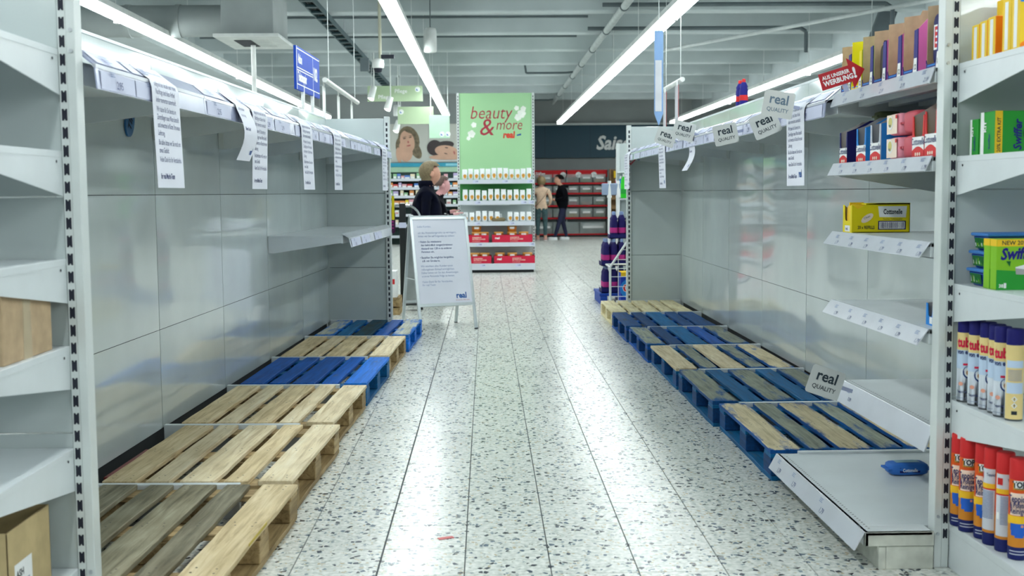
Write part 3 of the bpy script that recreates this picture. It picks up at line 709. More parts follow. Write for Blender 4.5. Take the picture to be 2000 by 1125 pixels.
# ------------------------------------------------------------------ flag cards and arrow signs
CARDG = pm('flag_card_grey', (198, 202, 200), .4, var=.02); CARDT = pm('ink_dark_slate', (22, 42, 54), .5, var=.02)
def rrect(w_, h_, r, n=4):
    P = []
    for cx, cz, a0 in ((w_ / 2 - r, h_ / 2 - r, 0), (-w_ / 2 + r, h_ / 2 - r, pi / 2), (-w_ / 2 + r, -h_ / 2 + r, pi), (w_ / 2 - r, -h_ / 2 + r, 1.5 * pi)):
        for k in range(n + 1): a = a0 + pi / 2 * k / n; P.append((cx + r * cos(a), cz + r * sin(a)))
    return P
def flag(label, x, y, z, rot, sz=1.0, yaw=0, faded=False):
    f = .93; x, y, z, sz = x * f, y * f, 1.302 + (z - 1.302) * f, sz * f      # the holder keeps the card out in the aisle, clear of the rail
    w_, h_ = .15 * sz, .125 * sz
    c = B().prism([(p[0], 0, p[1]) for p in rrect(w_, h_, .012)], (0, .0016, 0), CARDG).obj('flag_card'); tag(c, label, 'sign', 'tilted flag cards on the right shelving')
    c.location = (x, y, z); c.rotation_euler = (0, rot, yaw)
    q = B(); m = pm('ink_faded_slate', (96, 118, 136), .5) if faded else CARDT
    q.text('real', (0, -.0008, .002 * sz), (1, 0, 0), (0, 0, 1), .066 * sz, m, 'CENTER', bold=.02, sx=.95)
    q.text('QUALITY', (0, -.0008, -.036 * sz), (1, 0, 0), (0, 0, 1), .027 * sz, m, 'CENTER', bold=.01, sx=.95)
    q.obj('lettering', c)
    clip = B().box(w_ * .5 - .012, .0017, -.008, w_ * .5 + .05 * sz, .004, .008, RAIL).obj('clip', c, .001)
    return c
flag('tilted grey quality card furthest along the right rail, above a hanging notice', 1.492, 9.7, 1.747, R(20), 1.1, -.1)
flag('tilted grey quality card overlapping the furthest one at its upper right', 1.49, 8.8, 1.752, R(15), 1.1)
flag('grey quality card tilted upwards, alone in the middle of the right rail', 1.478, 7.2, 1.648, R(-12))
flag('grey quality card tilted steeply upwards, low on the right rail below the faded one', 1.483, 6.2, 1.65, R(-23))
flag('pale faded quality card standing highest on the right rail, beside a large notice', 1.476, 5.9, 1.733, R(10), 1.05, 0, True)
flag('grey quality card on the low shelf just above the near right pallet', 1.495, 5.085, .452, R(19), 1.03)
REDS = pm('sign_red', (176, 26, 36), .4, var=.02)
def arrow(label, x, y, z, rot, sz):
    P = [(-.1, -.036), (.035, -.036), (.035, -.068), (.1, 0), (.035, .068), (.035, .036), (-.1, .036)]
    a = B().prism([(p[0] * sz, 0, p[1] * sz) for p in P], (0, .002, 0), REDS).obj('arrow_sign'); tag(a, label, 'sign', 'red arrow signs'); a.location = (x, y, z); a.rotation_euler = (0, rot, 0)
    q = B(); q.text('AUS UNSERER', (-.088 * sz, -.001, .006 * sz), (1, 0, 0), (0, 0, 1), .0225 * sz, WHITE, bold=.03, sx=.86)
    q.text('WERBUNG', (-.088 * sz, -.001, -.022 * sz), (1, 0, 0), (0, 0, 1), .03 * sz, WHITE, bold=.035, sx=.9)
    q.text('!', (.045 * sz, -.001, -.022 * sz), (1, 0, 0), (0, 0, 1), .062 * sz, WHITE, bold=.04)
    q.obj('lettering', a); B().box(-.01, .0021, -.07 * sz, .01, .004, -.02, RAIL).obj('clip', a)
arrow('large red arrow sign in front of the display cartons on the top right shelf', 1.433, 4.70, 1.757, R(-17), .93)
arrow('small-looking red arrow sign at the far end of the right rail', 1.565, 12.30, 1.675, R(-48), 1.0)
# oval sticker on the left wall
OV = pm('oval_blue', (40, 96, 146), .35)
v = TL(.006, 2.07, 1.645)
o = B().prism([(0, .075 * cos(2 * pi * k / 20), .055 * sin(2 * pi * k / 20)) for k in range(20)], (.008, 0, 0), OV).obj('oval_sign'); o.location = v; o.rotation_euler = (R(60), 0, -math.atan(.04))
tag(o, 'small blue oval sign on the left back wall behind the first notice', 'sign')
B().text('TIP', (.0095, 0, -.02), (0, 1, 0), (0, 0, 1), .06, INKB, 'CENTER', bold=.03).obj('lettering', o)
# ------------------------------------------------------------------ goods: builders
def C3(*a): return pm('print_%02x%02x%02x' % a, a, .55, var=.03, spec=.25)
NAVY = C3(24, 26, 92); NAVYB = C3(30, 30, 122); PINK = C3(224, 116, 190); PINKL = C3(232, 150, 168); YEL = C3(226, 208, 20); LIME = C3(140, 204, 40); SKY = C3(40, 132, 212)
REDP = C3(206, 44, 46); CREAMP = C3(236, 218, 200); LEAF = C3(150, 186, 200); DKLEAF = C3(56, 90, 130); ORG = C3(240, 130, 20); YELB = C3(236, 196, 40); GRN = C3(40, 150, 52); GRND = C3(20, 96, 44); LIMEG = C3(130, 190, 40)
VIOL = C3(60, 30, 130); TUBB = C3(22, 62, 160); SALM = C3(196, 82, 96); GREYIN = pm('grey_inside_card', (168, 166, 166), .8)
UX, UY = (0, -1, 0), (0, 0, 1)        # print direction on faces that look to -x
def tray(name, label, cat, x, y, z, wd, dp, hb, hf, front, nearside, inner=CARD, notch=(.18, .82, .3), group=None, tall=False):
    """shelf-ready carton open to the aisle (-x); y is its far end, the notch is cut in its front panel"""
    t = thing(name, label, cat, (x, y, z), 0, group); th = .003
    b = B().box(.004, -wd, 0, dp, 0, th, inner).box(dp - th, -wd, 0, dp, 0, hb, inner)
    b.obj('carton_base', t)
    prof = [(.0032, 0), (dp, 0), (dp, hb), (dp * .42, hb), (dp * .25, hb * .97), (dp * .1, hb * .8), (.0032, hf)]
    far = [(.0032, 0), (dp, 0), (dp, hb), (.07, hb), (.062, hb * .93), (.0032, hb * .9)] if tall else prof
    B().prism([(p[0], -th, p[1]) for p in far], (0, th, 0), inner).obj('side_wall', t)
    B().prism([(p[0], -wd, p[1]) for p in prof], (0, th, 0), nearside, ).obj('side_wall', t)
    a, c, lo = notch; r = wd * .12; ya, yc = -wd * a, -wd * c; zl = hf * lo
    P = [(0, 0), (0, hf), (ya + .004, hf * .98)] if not tall else [(0, 0), (0, zl + r)]
    for k in range(5): q = pi / 2 * k / 4; P.append((ya - r * (1 - cos(q)), zl + r * (1 - sin(q))))
    for k in range(5): q = pi / 2 * k / 4; P.append((yc + r * (1 - sin(q)), zl + r * (1 - cos(q))))
    P += [(yc - .004, hf * .98), (-wd, hf), (-wd, 0)]
    B().prism([(0, p[0], p[1]) for p in P], (th, 0, 0), front).obj('front_panel', t)
    return t
def fprint(t, fn):
    q = B(); fn(q); q.obj('lettering', t)
def ppack(name, label, cat, loc, sx, sy, sz, mat, group=None, fins='y', extra=None, rz=0, finmat=None):
    o = B().pillow((0, 0, 0), sx, sy, sz, mat, 8, .38, fins, finmat).obj(name); o.location = loc; o.rotation_euler = (0, 0, rz); tag(o, label, cat, group)
    if extra: q = B(); extra(q); q.obj('lettering', o)
    return o
# ------------------------------------------------------------------ top shelf: display cartons
tz = 1.7125
G1 = 'display cartons on the top shelf of the stocked bay'
spec = [(5.085, NAVYB, YEL, 'yellow-edged display carton furthest along the top shelf, behind the red arrow'), (4.945, YEL, LIME, 'display carton with a bright yellow front on the top shelf'),
        (4.805, NAVYB, LIME, 'display carton with a lime green edge on the top shelf, right of the yellow one'), (4.665, NAVYB, PINK, 'navy and pink display carton with a dark pouch in its notch'),
        (4.50, NAVYB, PINK, 'empty navy and pink display carton, third from the near upright on the top shelf'), (4.335, NAVYB, PINK, 'empty navy and pink display carton, second from the near upright on the top shelf'), (4.105, NAVYB, PINK, 'navy and pink display carton at the near end of the top shelf, still holding packs')]
for i, (y, f, nsd, lab) in enumerate(spec):
    wd = .135 if i < 3 else .148 if i < 6 else .13
    t = tray('display_carton', lab, 'carton', 1.545, y, tz, wd, .36, (.225 + .004 * i) , .16, f, nsd, notch=(.0, .74, .14), group=G1, tall=True, inner=YEL if i == 1 else CARD)
    def pr(q, wd=wd, nsd=nsd):
        q.quad((-.0008, -wd * .7, .002), (-.0008, -wd + .004, .002), (-.0008, -wd + .004, .058), (-.0008, -wd * .78, .058), WHITE)
        q.text('12', (-.0014, -wd * .76, .018), UX, UY, .026, INKB, bold=.02)
        q.quad((-.0008, -wd * .12, .014), (-.0008, -wd * .66, .014), (-.0008, -wd * .66, .019), (-.0008, -wd * .12, .019), SKY)
    fprint(t, pr)
ppack('wipe_pouch', 'dark pouch leaning in a display carton on the top shelf', 'pouch', (1.585, 4.60, tz + .085), .022, .05, .075, C3(50, 44, 40), fins='z')
for k, (x, y, r) in enumerate(((1.585, 4.045, .1), (1.635, 4.04, -.05), (1.685, 4.04, .05))):
    def ex(q, k=k):
        if k == 0:
            q.quad((-.0235, .03, -.035), (-.0235, -.03, -.035), (-.0235, -.03, .05), (-.0235, .03, .05), WHITE); q.quad((-.0242, .023, -.028), (-.0242, -.023, -.028), (-.0242, -.023, .044), (-.0242, .023, .044), REDP)
            for j in range(3): q.quad((-.0248, .015, -.015 + .02 * j), (-.0248, -.015, -.015 + .02 * j), (-.0248, -.015, -.008 + .02 * j), (-.0248, .015, -.008 + .02 * j), WHITE)
    ppack('wipe_pack', ['navy wipe pack with a red label at the front of the nearest display carton', 'navy wipe pack in the middle of the nearest display carton', 'navy wipe pack at the back of the nearest display carton'][k], 'pack', (x, y, tz + .105), .022, .048, .09, NAVY, 'navy packs in the nearest display carton', 'z', ex if k == 0 else None, r)
# ------------------------------------------------------------------ second shelf: moist tissue cartons and packs
z2 = 1.4125
def cott(q, wd, h, red=True):
    q.quad((-.0006, -.002, .001), (-.0006, -wd + .002, .001), (-.0006, -wd + .002, h * .5), (-.0006, -.002, h * .5), WHITE)
    n = 8; V = []
    for k in range(n + 1): u = k / n; V += [(-.0010, -wd * u, .001), (-.0010, -wd * u, h * (.17 + .1 * sin(pi * u)))]
    q.add(V, [(2 * k, 2 * k + 1, 2 * k + 3, 2 * k + 2) for k in range(n)], REDP)
    q.text('Cottonelle', (-.0014, -wd / 2, h * .31), UX, UY, .034, INK, 'CENTER', bold=.01, sx=wd * .0245 / .1 * 7 / (7 * .034 * .72) * .72)
    for k in (-1, 0, 1): q.prism([(-.0016, -wd / 2 + k * wd * .17 + .007 * cos(a), h * .09 + .007 * sin(a)) for a in (0, 1.05, 2.1, 3.14, 4.2, 5.24)], (-.0003, 0, 0), CREAMP)
G2 = 'tissue cartons on the second shelf of the stocked bay'
for i, (y, wd, f, nsd, hb, hf, lab) in enumerate((
        (5.06, .105, NAVY, NAVY, .185, .135, 'navy carton with a white front at the far end of the second shelf'),
        (4.83, .12, SKY, SKY, .19, .14, 'sky blue carton with a white front on the second shelf'),
        (4.655, .12, C3(196, 204, 214), SKY, .19, .145, 'pale blue-grey empty carton between sky blue carton and pink packs'),
        (4.195, .115, REDP, REDP, .21, .15, 'red and white carton behind the nearest one on the second shelf'),
        (4.075, .11, REDP, REDP, .21, .16, 'red and white carton nearest the upright on the second shelf'))):
    t = tray('tissue_carton', lab, 'carton', 1.535, y, z2, wd, .38, hb, hf, f, nsd, GREYIN, (.14, .86, .5), G2)
    fprint(t, lambda q, wd=wd, hf=hf: cott(q, wd, hf))
    if i == 0:
        q = B(); q.pillow((0, 0, 0), .001, .001, .001, LEAF, 2)
        q = B(); P = []
        for k in range(14): a = 2 * pi * k / 14; P.append((.16 + .09 * cos(a), -wd - .0008, .055 + .022 * sin(a) * (1 + .3 * cos(a))))
        q.prism(P, (0, -.0003, 0), LEAF); q.text('12 x', (.06, -wd - .001, .012), (1, 0, 0), UY, .026, LEAF, bold=.01)
        for k in range(10): q.prism([(.05 + random.random() * .2 + .006 * cos(a), -wd - .0006, .09 + random.random() * .05 + .006 * sin(a)) for a in (0, 1.5, 3, 4.5)], (0, -.0002, 0), DKLEAF)
        q.obj('side_print', t)
    if i in (0, 3, 4):
        ppack('tissue_pack', ['cream tissue pack showing in the navy carton', '', '', 'yellow-topped tissue pack in the second red carton', 'yellow-topped tissue pack in the nearest red carton'][i], 'pack', (1.60, y - wd / 2, z2 + .07), .04, wd * .4, .06, CREAMP if i == 0 else YELB, 'tissue packs inside the cartons', 'z')
def peach(q):
    q.quad((-.0515, .06, -.036), (-.0515, -.052, -.036), (-.0515, -.052, .036), (-.0515, .06, .036), CREAMP)
    q.prism([(-.0522, .02 + .03 * cos(a), .006 + .026 * sin(a)) for a in [k * pi / 6 for k in range(12)]], (-.0003, 0, 0), WHITE)
    q.prism([(-.0528, .02 + .022 * cos(a), .008 + .02 * sin(a)) for a in [k * pi / 6 for k in range(12)]], (-.0003, 0, 0), C3(206, 196, 120))
    q.text('real', (-.0535, .036, -.008), UX, UY, .016, INK, bold=.02)
    q.quad((-.0525, -.035, .02), (-.0525, -.052, .02), (-.0525, -.052, .034), (-.0525, -.035, .034), REDP)
k = 0
for y in (4.435, 4.27):
    for h in (0, 1):
        ppack('wet_wipe_pack', ['pale pink pack, lower one of the far pair on the second shelf', 'pale pink pack, upper one of the far pair on the second shelf', 'darker pink pack, lower one of the near pair on the second shelf', 'darker pink pack, upper one of the near pair on the second shelf'][k], 'pack',
              (1.597, y, z2 + .045 + .09 * h), .05, .068, .042, PINKL if y > 4.4 else SALM, 'stacked pink packs on the second shelf', 'y', peach if y > 4.4 else None, finmat=SALM); k += 1
ppack('green_pouch', 'olive pouch lying on top of the navy carton', 'pouch', (1.72, 5.0, z2 + .2), .05, .035, .022, C3(92, 100, 70), fins='x')
for k, (x, y) in enumerate(((1.70, 4.22), (1.71, 4.32))):
    ppack('tissue_pack', ['yellow pack standing behind the near pink pair', 'red pack standing behind the far pink pair'][k], 'pack', (x + .05, y, z2 + .085), .03, .045, .08, (YELB, REDP)[k], 'packs at the back of the second shelf', 'z')
# ------------------------------------------------------------------ yellow carton on the third shelf, blue one on the fourth, wipes below
t = tray('refill_carton', 'yellow refill carton alone on the third shelf', 'carton', 1.56, 5.08, 1.1185, .125, .25, .125, .118, YEL, YEL, CARD, (.2, .8, .42))
tb_ = B().box(.06, -.125, .119, .25, 0, .125, YEL).obj('lid_flap', t)
def yl(q):
    y = -.1256
    q.prism([(.118, y, .066), (.232, y, .064), (.236, y, .112), (.112, y, .112)], (0, -.0003, 0), WHITE)
    q.text('Cottonelle', (.1755, y - .0006, .079), (1, 0, 0), UY, .03, INKB, 'CENTER', bold=.03, sx=.62)
    q.text('Feuchtes Toilettenpapier', (.1755, y - .0006, .054), (1, 0, 0), UY, .011, INKB, 'CENTER', sx=.75)
    q.text('20 x REFILLS', (.025, y - .0006, .016), (1, 0, 0), UY, .019, INKB, bold=.02, sx=.72)
    P = []
    for k in range(14): a = 2 * pi * k / 14; P.append((.066 + .03 * cos(a) * cos(.6) - .014 * sin(a) * sin(.6), y, .062 + .03 * cos(a) * sin(.6) + .014 * sin(a) * cos(.6)))
    q.prism(P, (0, -.0003, 0), CREAMP); q.text('Clean', (.052, y - .0006, .056), (cos(.4), 0, sin(.4)), (-sin(.4), 0, cos(.4)), .013, INK)
    q.quad((.113, y - .0002, .012), (.232, y - .0002, .012), (.232, y - .0002, .05), (.113, y - .0002, .05), NAVY)
    q.quad((.118, y - .0004, .016), (.227, y - .0004, .016), (.227, y - .0004, .046), (.118, y - .0004, .046), WHITE)
    r = random.Random(3); x = .121
    while x < .222: wq = r.choice((.001, .002, .003)); q.quad((x, y - .0006, .018), (x + wq, y - .0006, .018), (x + wq, y - .0006, .044), (x, y - .0006, .044), NAVY); x += wq + r.choice((.0015, .0025))
fprint(t, yl)
def yf(q):
    q.quad((-.0006, -.03, .004), (-.0006, -.1, .004), (-.0006, -.1, .03), (-.0006, -.03, .03), WHITE); q.text('real', (-.001, -.042, .01), UX, UY, .02, INK, bold=.02)
fprint(t, yf)
ppack('refill_pack', 'yellow refill pack showing in the notch of the yellow carton', 'pack', (1.60, 5.02, 1.1185 + .065), .033, .04, .056, YELB, fins='z')
t = tray('blue_carton', 'small open blue carton alone at the near end of the fourth shelf', 'carton', 1.575, 4.135, .8185, .095, .3, .1, .078, SKY, C3(20, 70, 170), GREYIN, (.2, .6, .4))
fprint(t, lambda q: (q.quad((-.0006, -.035, .006), (-.0006, -.06, .006), (-.0006, -.06, .03), (-.0006, -.035, .03), WHITE), q.text('12', (-.001, -.07, .008), UX, UY, .012, WHITE)))
def wp(q):
    q.quad((-.045, -.044, -.012), (.04, -.044, -.012), (.04, -.0435, .008), (-.045, -.0435, .008), NAVY); q.text('Cottonelle', (-.002, -.0452, -.008), (1, 0, 0), UY, .019, WHITE, 'CENTER', bold=.02, sx=.75)
    q.quad((-.05, -.02, .0262), (.05, -.02, .0262), (.05, .02, .0262), (-.05, .02, .0262), LEAF)
o = ppack('wipe_pack', 'lone blue pack of wipes lying on the near right base deck', 'pack', (1.722, 4.70, .1585), .082, .045, .025, C3(52, 112, 196), None, 'x', wp, .05)
# bottles standing on top of the right gondola
def bottle(name, label, loc, r, h, body, cap, group=None, neck=None, band=None):
    t = thing(name, label, 'bottle', loc, 0, group)
    B().lathe([(.001, 0), (r * .96, 0), (r, .01), (r, h * .55), (r * .86, h * .66), (r * .95, h * .72), (r * .5, h * .86), (r * .38, h * .88)], (0, 0, 0), body, 14).obj('bottle_body', t)
    B().lathe([(r * .42, h * .87), (r * .44, h * .97), (r * .3, h), (.001, h)], (0, 0, 0), cap, 12).obj('cap', t)
    if band: B().lathe([(r * 1.01, h * .18), (r * 1.015, h * .20), (r * 1.015, h * .36), (r * 1.01, h * .38)], (0, 0, 0), band, 14).obj('label_band', t)
    return t
for k in (0, 1): bottle('cleaner_bottle', ['blue bottle with red cap on top of the right gondola, the further one', 'blue bottle with red cap on top of the right gondola, the nearer one'][k], (2.125, 9.78 - .14 * k, 2.0005), .036, .215, NAVYB, REDP, 'blue bottles on top of the right gondola', None, REDP)
o = tag(B().box(-.2, 0, 0, -.02, 1.0, .035, C3(30, 60, 150)).obj('flat_carton', None, .003), 'flat blue carton lying on top of the left gondola', 'carton'); o.location = TL(-.09, 1.35, 2.0005); o.rotation_euler = (0, 0, -math.atan(.04))
# ------------------------------------------------------------------ near right end cap: cleaning goods
def box_thing(name, label, cat, x0, y0, z0, x1, y1, z1, mats, group=None, pr=None, bevel=.0015):
    o = B().box(0, 0, 0, x1 - x0, y1 - y0, z1 - z0, mats.get('*'), mats).obj(name, None, bevel, 1); o.location = (x0, y0, z0); tag(o, label, cat, group)
    if pr: q = B(); pr(q, x1 - x0, y1 - y0, z1 - z0); q.obj('lettering', o)
    return o
def spine(q, W, D, H, m=WHITE): q.quad((-.0006, D * .3, H * .06), (-.0006, D * .7, H * .06), (-.0006, D * .7, H * .94), (-.0006, D * .3, H * .94), m)
z = 1.7175; YB = C3(238, 200, 50); yy = 3.868
GB = 'yellow boxes on the top shelf of the near right end cap'
for k in range(3):
    def pr(q, W, D, H, k=k):
        spine(q, W, D, H)
        if k == 2:
            q.quad((.028, -.0006, H * .5), (.05, -.0006, H * .5), (.05, -.0006, H * .9), (.028, -.0006, H * .9), REDP)
            for j in range(3): q.quad((.033, -.001, H * (.55 + .11 * j)), (.045, -.001, H * (.55 + .11 * j)), (.045, -.001, H * (.62 + .11 * j)), (.033, -.001, H * (.62 + .11 * j)), WHITE)
    box_thing('duster_box', ['yellow box with white spine nearest the back panel on the end cap top shelf', 'yellow box with white spine between the back one and the orange-fronted box', 'box with a bright orange front and yellow spine on the end cap top shelf'][k], 'box', 1.607, yy - .058, z, 1.86, yy, z + .118 + .004 * k, {'*': YB, '-y': ORG}, GB, pr); yy -= .061
yy = 3.64
for k in range(2):
    def pr(q, W, D, H, k=k):
        spine(q, W, D, H)
        if k == 1:
            q.quad((0, -.0006, H * .84), (W, -.0006, H * .84), (W, -.0006, H), (0, -.0006, H), SKY)
            q.text('Swiffer', (.03, -.001, H * .52), (1, 0, .06), UY, .05, NAVYB, bold=.03, shear=.2)
            q.prism([(.06, -.001, H * .4), (.1, -.001, H * .48), (.08, -.001, H * .36)], (0, -.0003, 0), GRN)
            q.prism([(.05 + .05 * cos(a), -.001, H * .08 + .018 * sin(a)) for a in [j * pi / 8 for j in range(16)]], (0, -.0003, 0), ORG)
    box_thing('duster_box', ['tall yellow box with white spine just behind the front one', 'tall yellow box with a blue band at the front of the end cap top shelf'][k], 'box', 1.607, yy - .058, z, 1.87, yy, z + .165 + .004 * k, {'*': YB}, GB, pr); yy -= .062
box_thing('duster_box', 'orange and yellow box lying on the row of yellow boxes', 'box', 1.68, 3.66, z + .131, 1.9, 3.85, z + .195, {'*': ORG, '-x': YELB, '+z': YELB}, GB,
          lambda q, W, D, H: q.text('Swiffer', (.01, -.0006, H * .5), (1, 0, 0), UY, .035, REDP, bold=.02))
z = 1.4105
def kit(q, W, D, H, full=True):
    q.quad((-.0006, D * .92, 0), (-.0006, D * .7, 0), (-.0006, D * .7, H), (-.0006, D * .92, H), WHITE)
    q.text('KIT', (-.001, D * .55, H * .52), (0, 0, 1), (0, 1, 0), .024, WHITE, bold=.03); q.text('Swiffer', (-.001, D * .3, H * .12), (0, 0, 1), (0, 1, 0), .018, NAVYB, bold=.02)
    if full:
        q.quad((0, -.0006, 0), (.024, -.0006, 0), (.024, -.0006, H), (0, -.0006, H), YELB); q.text('20% EXTRA KIT', (.018, -.001, .006), (0, 0, 1), (-1, 0, 0), .016, INKB, bold=.02)
    q.text('Swiffer', (.085, -.001, .012), (0, 0, 1), (-1, 0, 0), .036, NAVYB, bold=.03, shear=.2, sx=.95)
    q.prism([(.135 + .045 * cos(a), -.0006, H * .48 + .045 * sin(a)) for a in [j * pi / 10 for j in range(20)]], (0, -.0003, 0), GRND)
    q.text('KIT', (.145, -.0012, H * .26), (0, 0, 1), (-1, 0, 0), .042, WHITE, bold=.03)
for k, (y0, y1, h) in enumerate(((3.80, 3.868, .118), (3.675, 3.79, .136))):
    box_thing('mop_kit_box', ['green kit box with a white edge, the one against the back panel', 'green kit box with a yellow strip at the front of the second end cap shelf'][k], 'box', 1.607, y0, z, 1.87, y1, z + h, {'*': GRN}, 'green kit boxes on the end cap', lambda q, W, D, H, k=k: kit(q, W, D, H, k == 1))
z = .9825
def tub(label, y, zz, dx, lab):
    t = thing('wipe_tub', label, 'tub', (1.61 + dx, y, zz), 0, 'stacked blue tubs on the end cap')
    w1, d1, h = .30, .125, .046
    V = [(.012, -.012, 0), (w1 - .012, -.012, 0), (w1 - .012, -d1 + .012, 0), (.012, -d1 + .012, 0), (0, 0, h), (w1, 0, h), (w1, -d1, h), (0, -d1, h)]
    B().add(V, [(0, 1, 2, 3), (4, 7, 6, 5), (0, 4, 5, 1), (1, 5, 6, 2), (2, 6, 7, 3), (3, 7, 4, 0)], TUBB).obj('tub_body', t, .006)
    B().box(-.006, .006, h + .001, w1 + .006, -d1 - .006, h + .012, C3(60, 120, 190)).obj('lid', t, .005)
    q = B(); q.quad((.002, -.02, .008), (.002, -.105, .008), (-.0025, -.105, .042), (-.0025, -.02, .042), GRND)
    r = random.Random(int(zz * 1000))
    for j in range(9): a = -.03 - j * .0075; q.quad((-.001, a, .014), (-.001, a - .004, .014), (-.003, a - .004, .018 + r.random() * .018), (-.003, a, .02 + r.random() * .018), (WHITE, GRN, LIMEG)[j % 3])
    q.obj('label_patch', t)
for k in range(3): tub(['lowest tub of the blue stack on the end cap', 'middle tub of the blue stack on the end cap', 'uppermost tub of the blue stack on the end cap'][k], 3.862 - .006 * k, z + .0585 * k, .004 * k, k)
def swf(q, W, D, H):
    q.quad((0, -.0006, H * .86), (W, -.0006, H * .86), (W, -.0006, H), (0, -.0006, H), YELB); q.text('NEW 20% EXTRA', (.015, -.001, H * .89), (1, 0, 0), UY, .019, INKB, bold=.015)
    q.text('Swiffer', (.012, -.001, H * .6), (1, 0, .05), UY, .05, NAVYB, bold=.04, shear=.2, sx=.85)
    q.prism([(.03, -.001, H * .57), (.045, -.001, H * .57), (.042, -.001, H * .46)], (0, -.0003, 0), GRND)
    q.prism([(.06, -.001, H * .45), (.16, -.001, H * .62), (.2, -.001, H * .5), (.2, -.001, H * .28), (.062, -.001, H * .32)], (0, -.0004, 0), WHITE)
    q.prism([(.06, -.0016, H * .43), (.2, -.0016, H * .32), (.2, -.0016, H * .26), (.062, -.0016, H * .31)], (0, -.0003, 0), GREYIN)
    q.quad((0, -.0005, 0), (W, -.0005, 0), (W, -.0005, H * .32), (0, -.0005, H * .4), GRN); q.text('38', (.008, -.001, .008), (1, 0, 0), UY, .015, WHITE, bold=.03)
    q.quad((.024, -.001, .006), (.032, -.001, .006), (.032, -.001, .022), (.024, -.001, .022), WHITE)
    q.quad((-.0006, D, H * .86), (-.0006, 0, H * .86), (-.0006, 0, H), (-.0006, D, H), YELB)
for k, (y0, y1) in enumerate(((3.682, 3.728), (3.632, 3.678))):
    box_thing('duster_refill_box', ['green refill box half hidden behind the front one on the third shelf', 'green refill box with a yellow top band at the front of the third shelf'][k], 'box', 1.604, y0, z, 1.80, y1, z + .160, {'*': LIMEG}, 'green refill boxes on the end cap', swf)
z = .5855; CANB = C3(206, 214, 222)
def can(name, label, x, y, z, r, h, cap, ring, group, pr):
    t = thing(name, label, 'spray can', (x, y, z), 0, group); m = [ring[0]] + [c for c in ring]
    prof = [(.001, 0), (r * .95, 0), (r, .006)]; mats = [ring[0][1], ring[0][1]]
    for (zt, c) in ring: prof.append((r, zt * h)); mats.append(c)
    prof += [(r * .9, ring[-1][0] * h + .006)]; mats.append(ring[-1][1])
    B().lathe(prof, (0, 0, 0), CANB, 24, mats).obj('can_body', t)
    zc = ring[-1][0] * h
    B().lathe([(r * .97, zc + .001), (r * .99, zc + .004), (r * .97, h - .004), (r * .9, h), (.001, h)], (0, 0, 0), cap, 24).obj('cap', t)
    q = B(); pr(q, r, h); q.obj('label_print', t)
    return t
SKYL = C3(186, 206, 230); BEIG = C3(226, 204, 140); CAPB = C3(24, 24, 104); MAG = C3(206, 30, 70)
def tuba(q, r, h, back=False):
    c = (0, 0); A = R(-112); e = r + .0006
    if back:
        q.cpatch(c, e, h * .02, h * .8, A - 1.2, A + 1.2, BEIG, 10); q.cpatch(c, e + .0004, h * .30, h * .42, A - 1, A + 1, SKYL, 8); q.cpatch(c, e + .0004, h * .58, h * .66, A - 1, A + 1, SKYL, 8)
        for k in range(9): q.cpatch(c, e + .0006, h * (.44 + .014 * k), h * (.446 + .014 * k), A - .8, A + .8, INKG, 6)
        for zz in (.24, .17):
            q.add([(c[0] + e * cos(A + d), c[1] + e * sin(A + d), h * (zz + dz)) for d, dz in ((-.45, 0), (0, .045), (.45, 0), (0, -.045))], [(0, 1, 2, 3)], MAG)
            q.add([(c[0] + (e + .0008) * cos(A + d), c[1] + (e + .0008) * sin(A + d), h * (zz + dz)) for d, dz in ((-.33, 0), (0, .033), (.33, 0), (0, -.033))], [(0, 1, 2, 3)], WHITE); q.ctext('!', c, e + .0016, h * (zz - .016), A, .014, INKB, .04)
        q.cpatch(c, e + .0006, h * .07, h * .11, A - .3, A + .3, INKB, 3); return
    q.cpatch(c, e, h * .40, h * .62, A - 1.5, A + 1.5, SKYL, 10)
    q.ctext('tuba', c, e + .001, h * .66, A, .045, MAG, .04, .72); q.ctext('von emsal', c, e + .001, h * .575, A + .1, .022, INK, .035, .72)
    P = [(c[0] + (e + .0006) * cos(A + .35 + .62 * cos(a)), c[1] + (e + .0006) * sin(A + .35 + .62 * cos(a)), h * .36 + .021 * sin(a)) for a in [j * pi / 8 for j in range(16)]]; q.add(P, [tuple(range(16))], C3(26, 60, 120))
    P = [(c[0] + (e + .0012) * cos(A + .35 + .45 * cos(a)), c[1] + (e + .0012) * sin(A + .35 + .45 * cos(a)), h * .36 + .015 * sin(a)) for a in [j * pi / 8 for j in range(16)]]; q.add(P, [tuple(range(16))], WHITE)
    P = [(c[0] + (e + .0018) * cos(A + .35 + .25 * cos(a)), c[1] + (e + .0018) * sin(A + .35 + .25 * cos(a)), h * .355 + .009 * sin(a)) for a in [j * pi / 4 for j in range(8)]]; q.add(P, [tuple(range(8))], C3(190, 140, 90))
    q.cpatch(c, e + .001, h * .44, h * .465, A - .25, A + .9, MAG, 5)
    P = [(c[0] + (e + .0012) * cos(A - .5 + .3 * cos(a)), c[1] + (e + .0012) * sin(A - .5 + .3 * cos(a)), h * .22 + .007 * sin(a)) for a in [j * pi / 4 for j in range(8)]]; q.add(P, [tuple(range(8))], C3(224, 160, 140))
    q.ctext('Teppichschaum', c, e + .001, h * .115, A, .011, INK, .02, .8); q.cpatch(c, e + .0006, h * .05, h * .055, A - 1.4, A + 1.4, INKG, 8)
CG = 'cream and blue spray cans on the fourth end cap shelf'
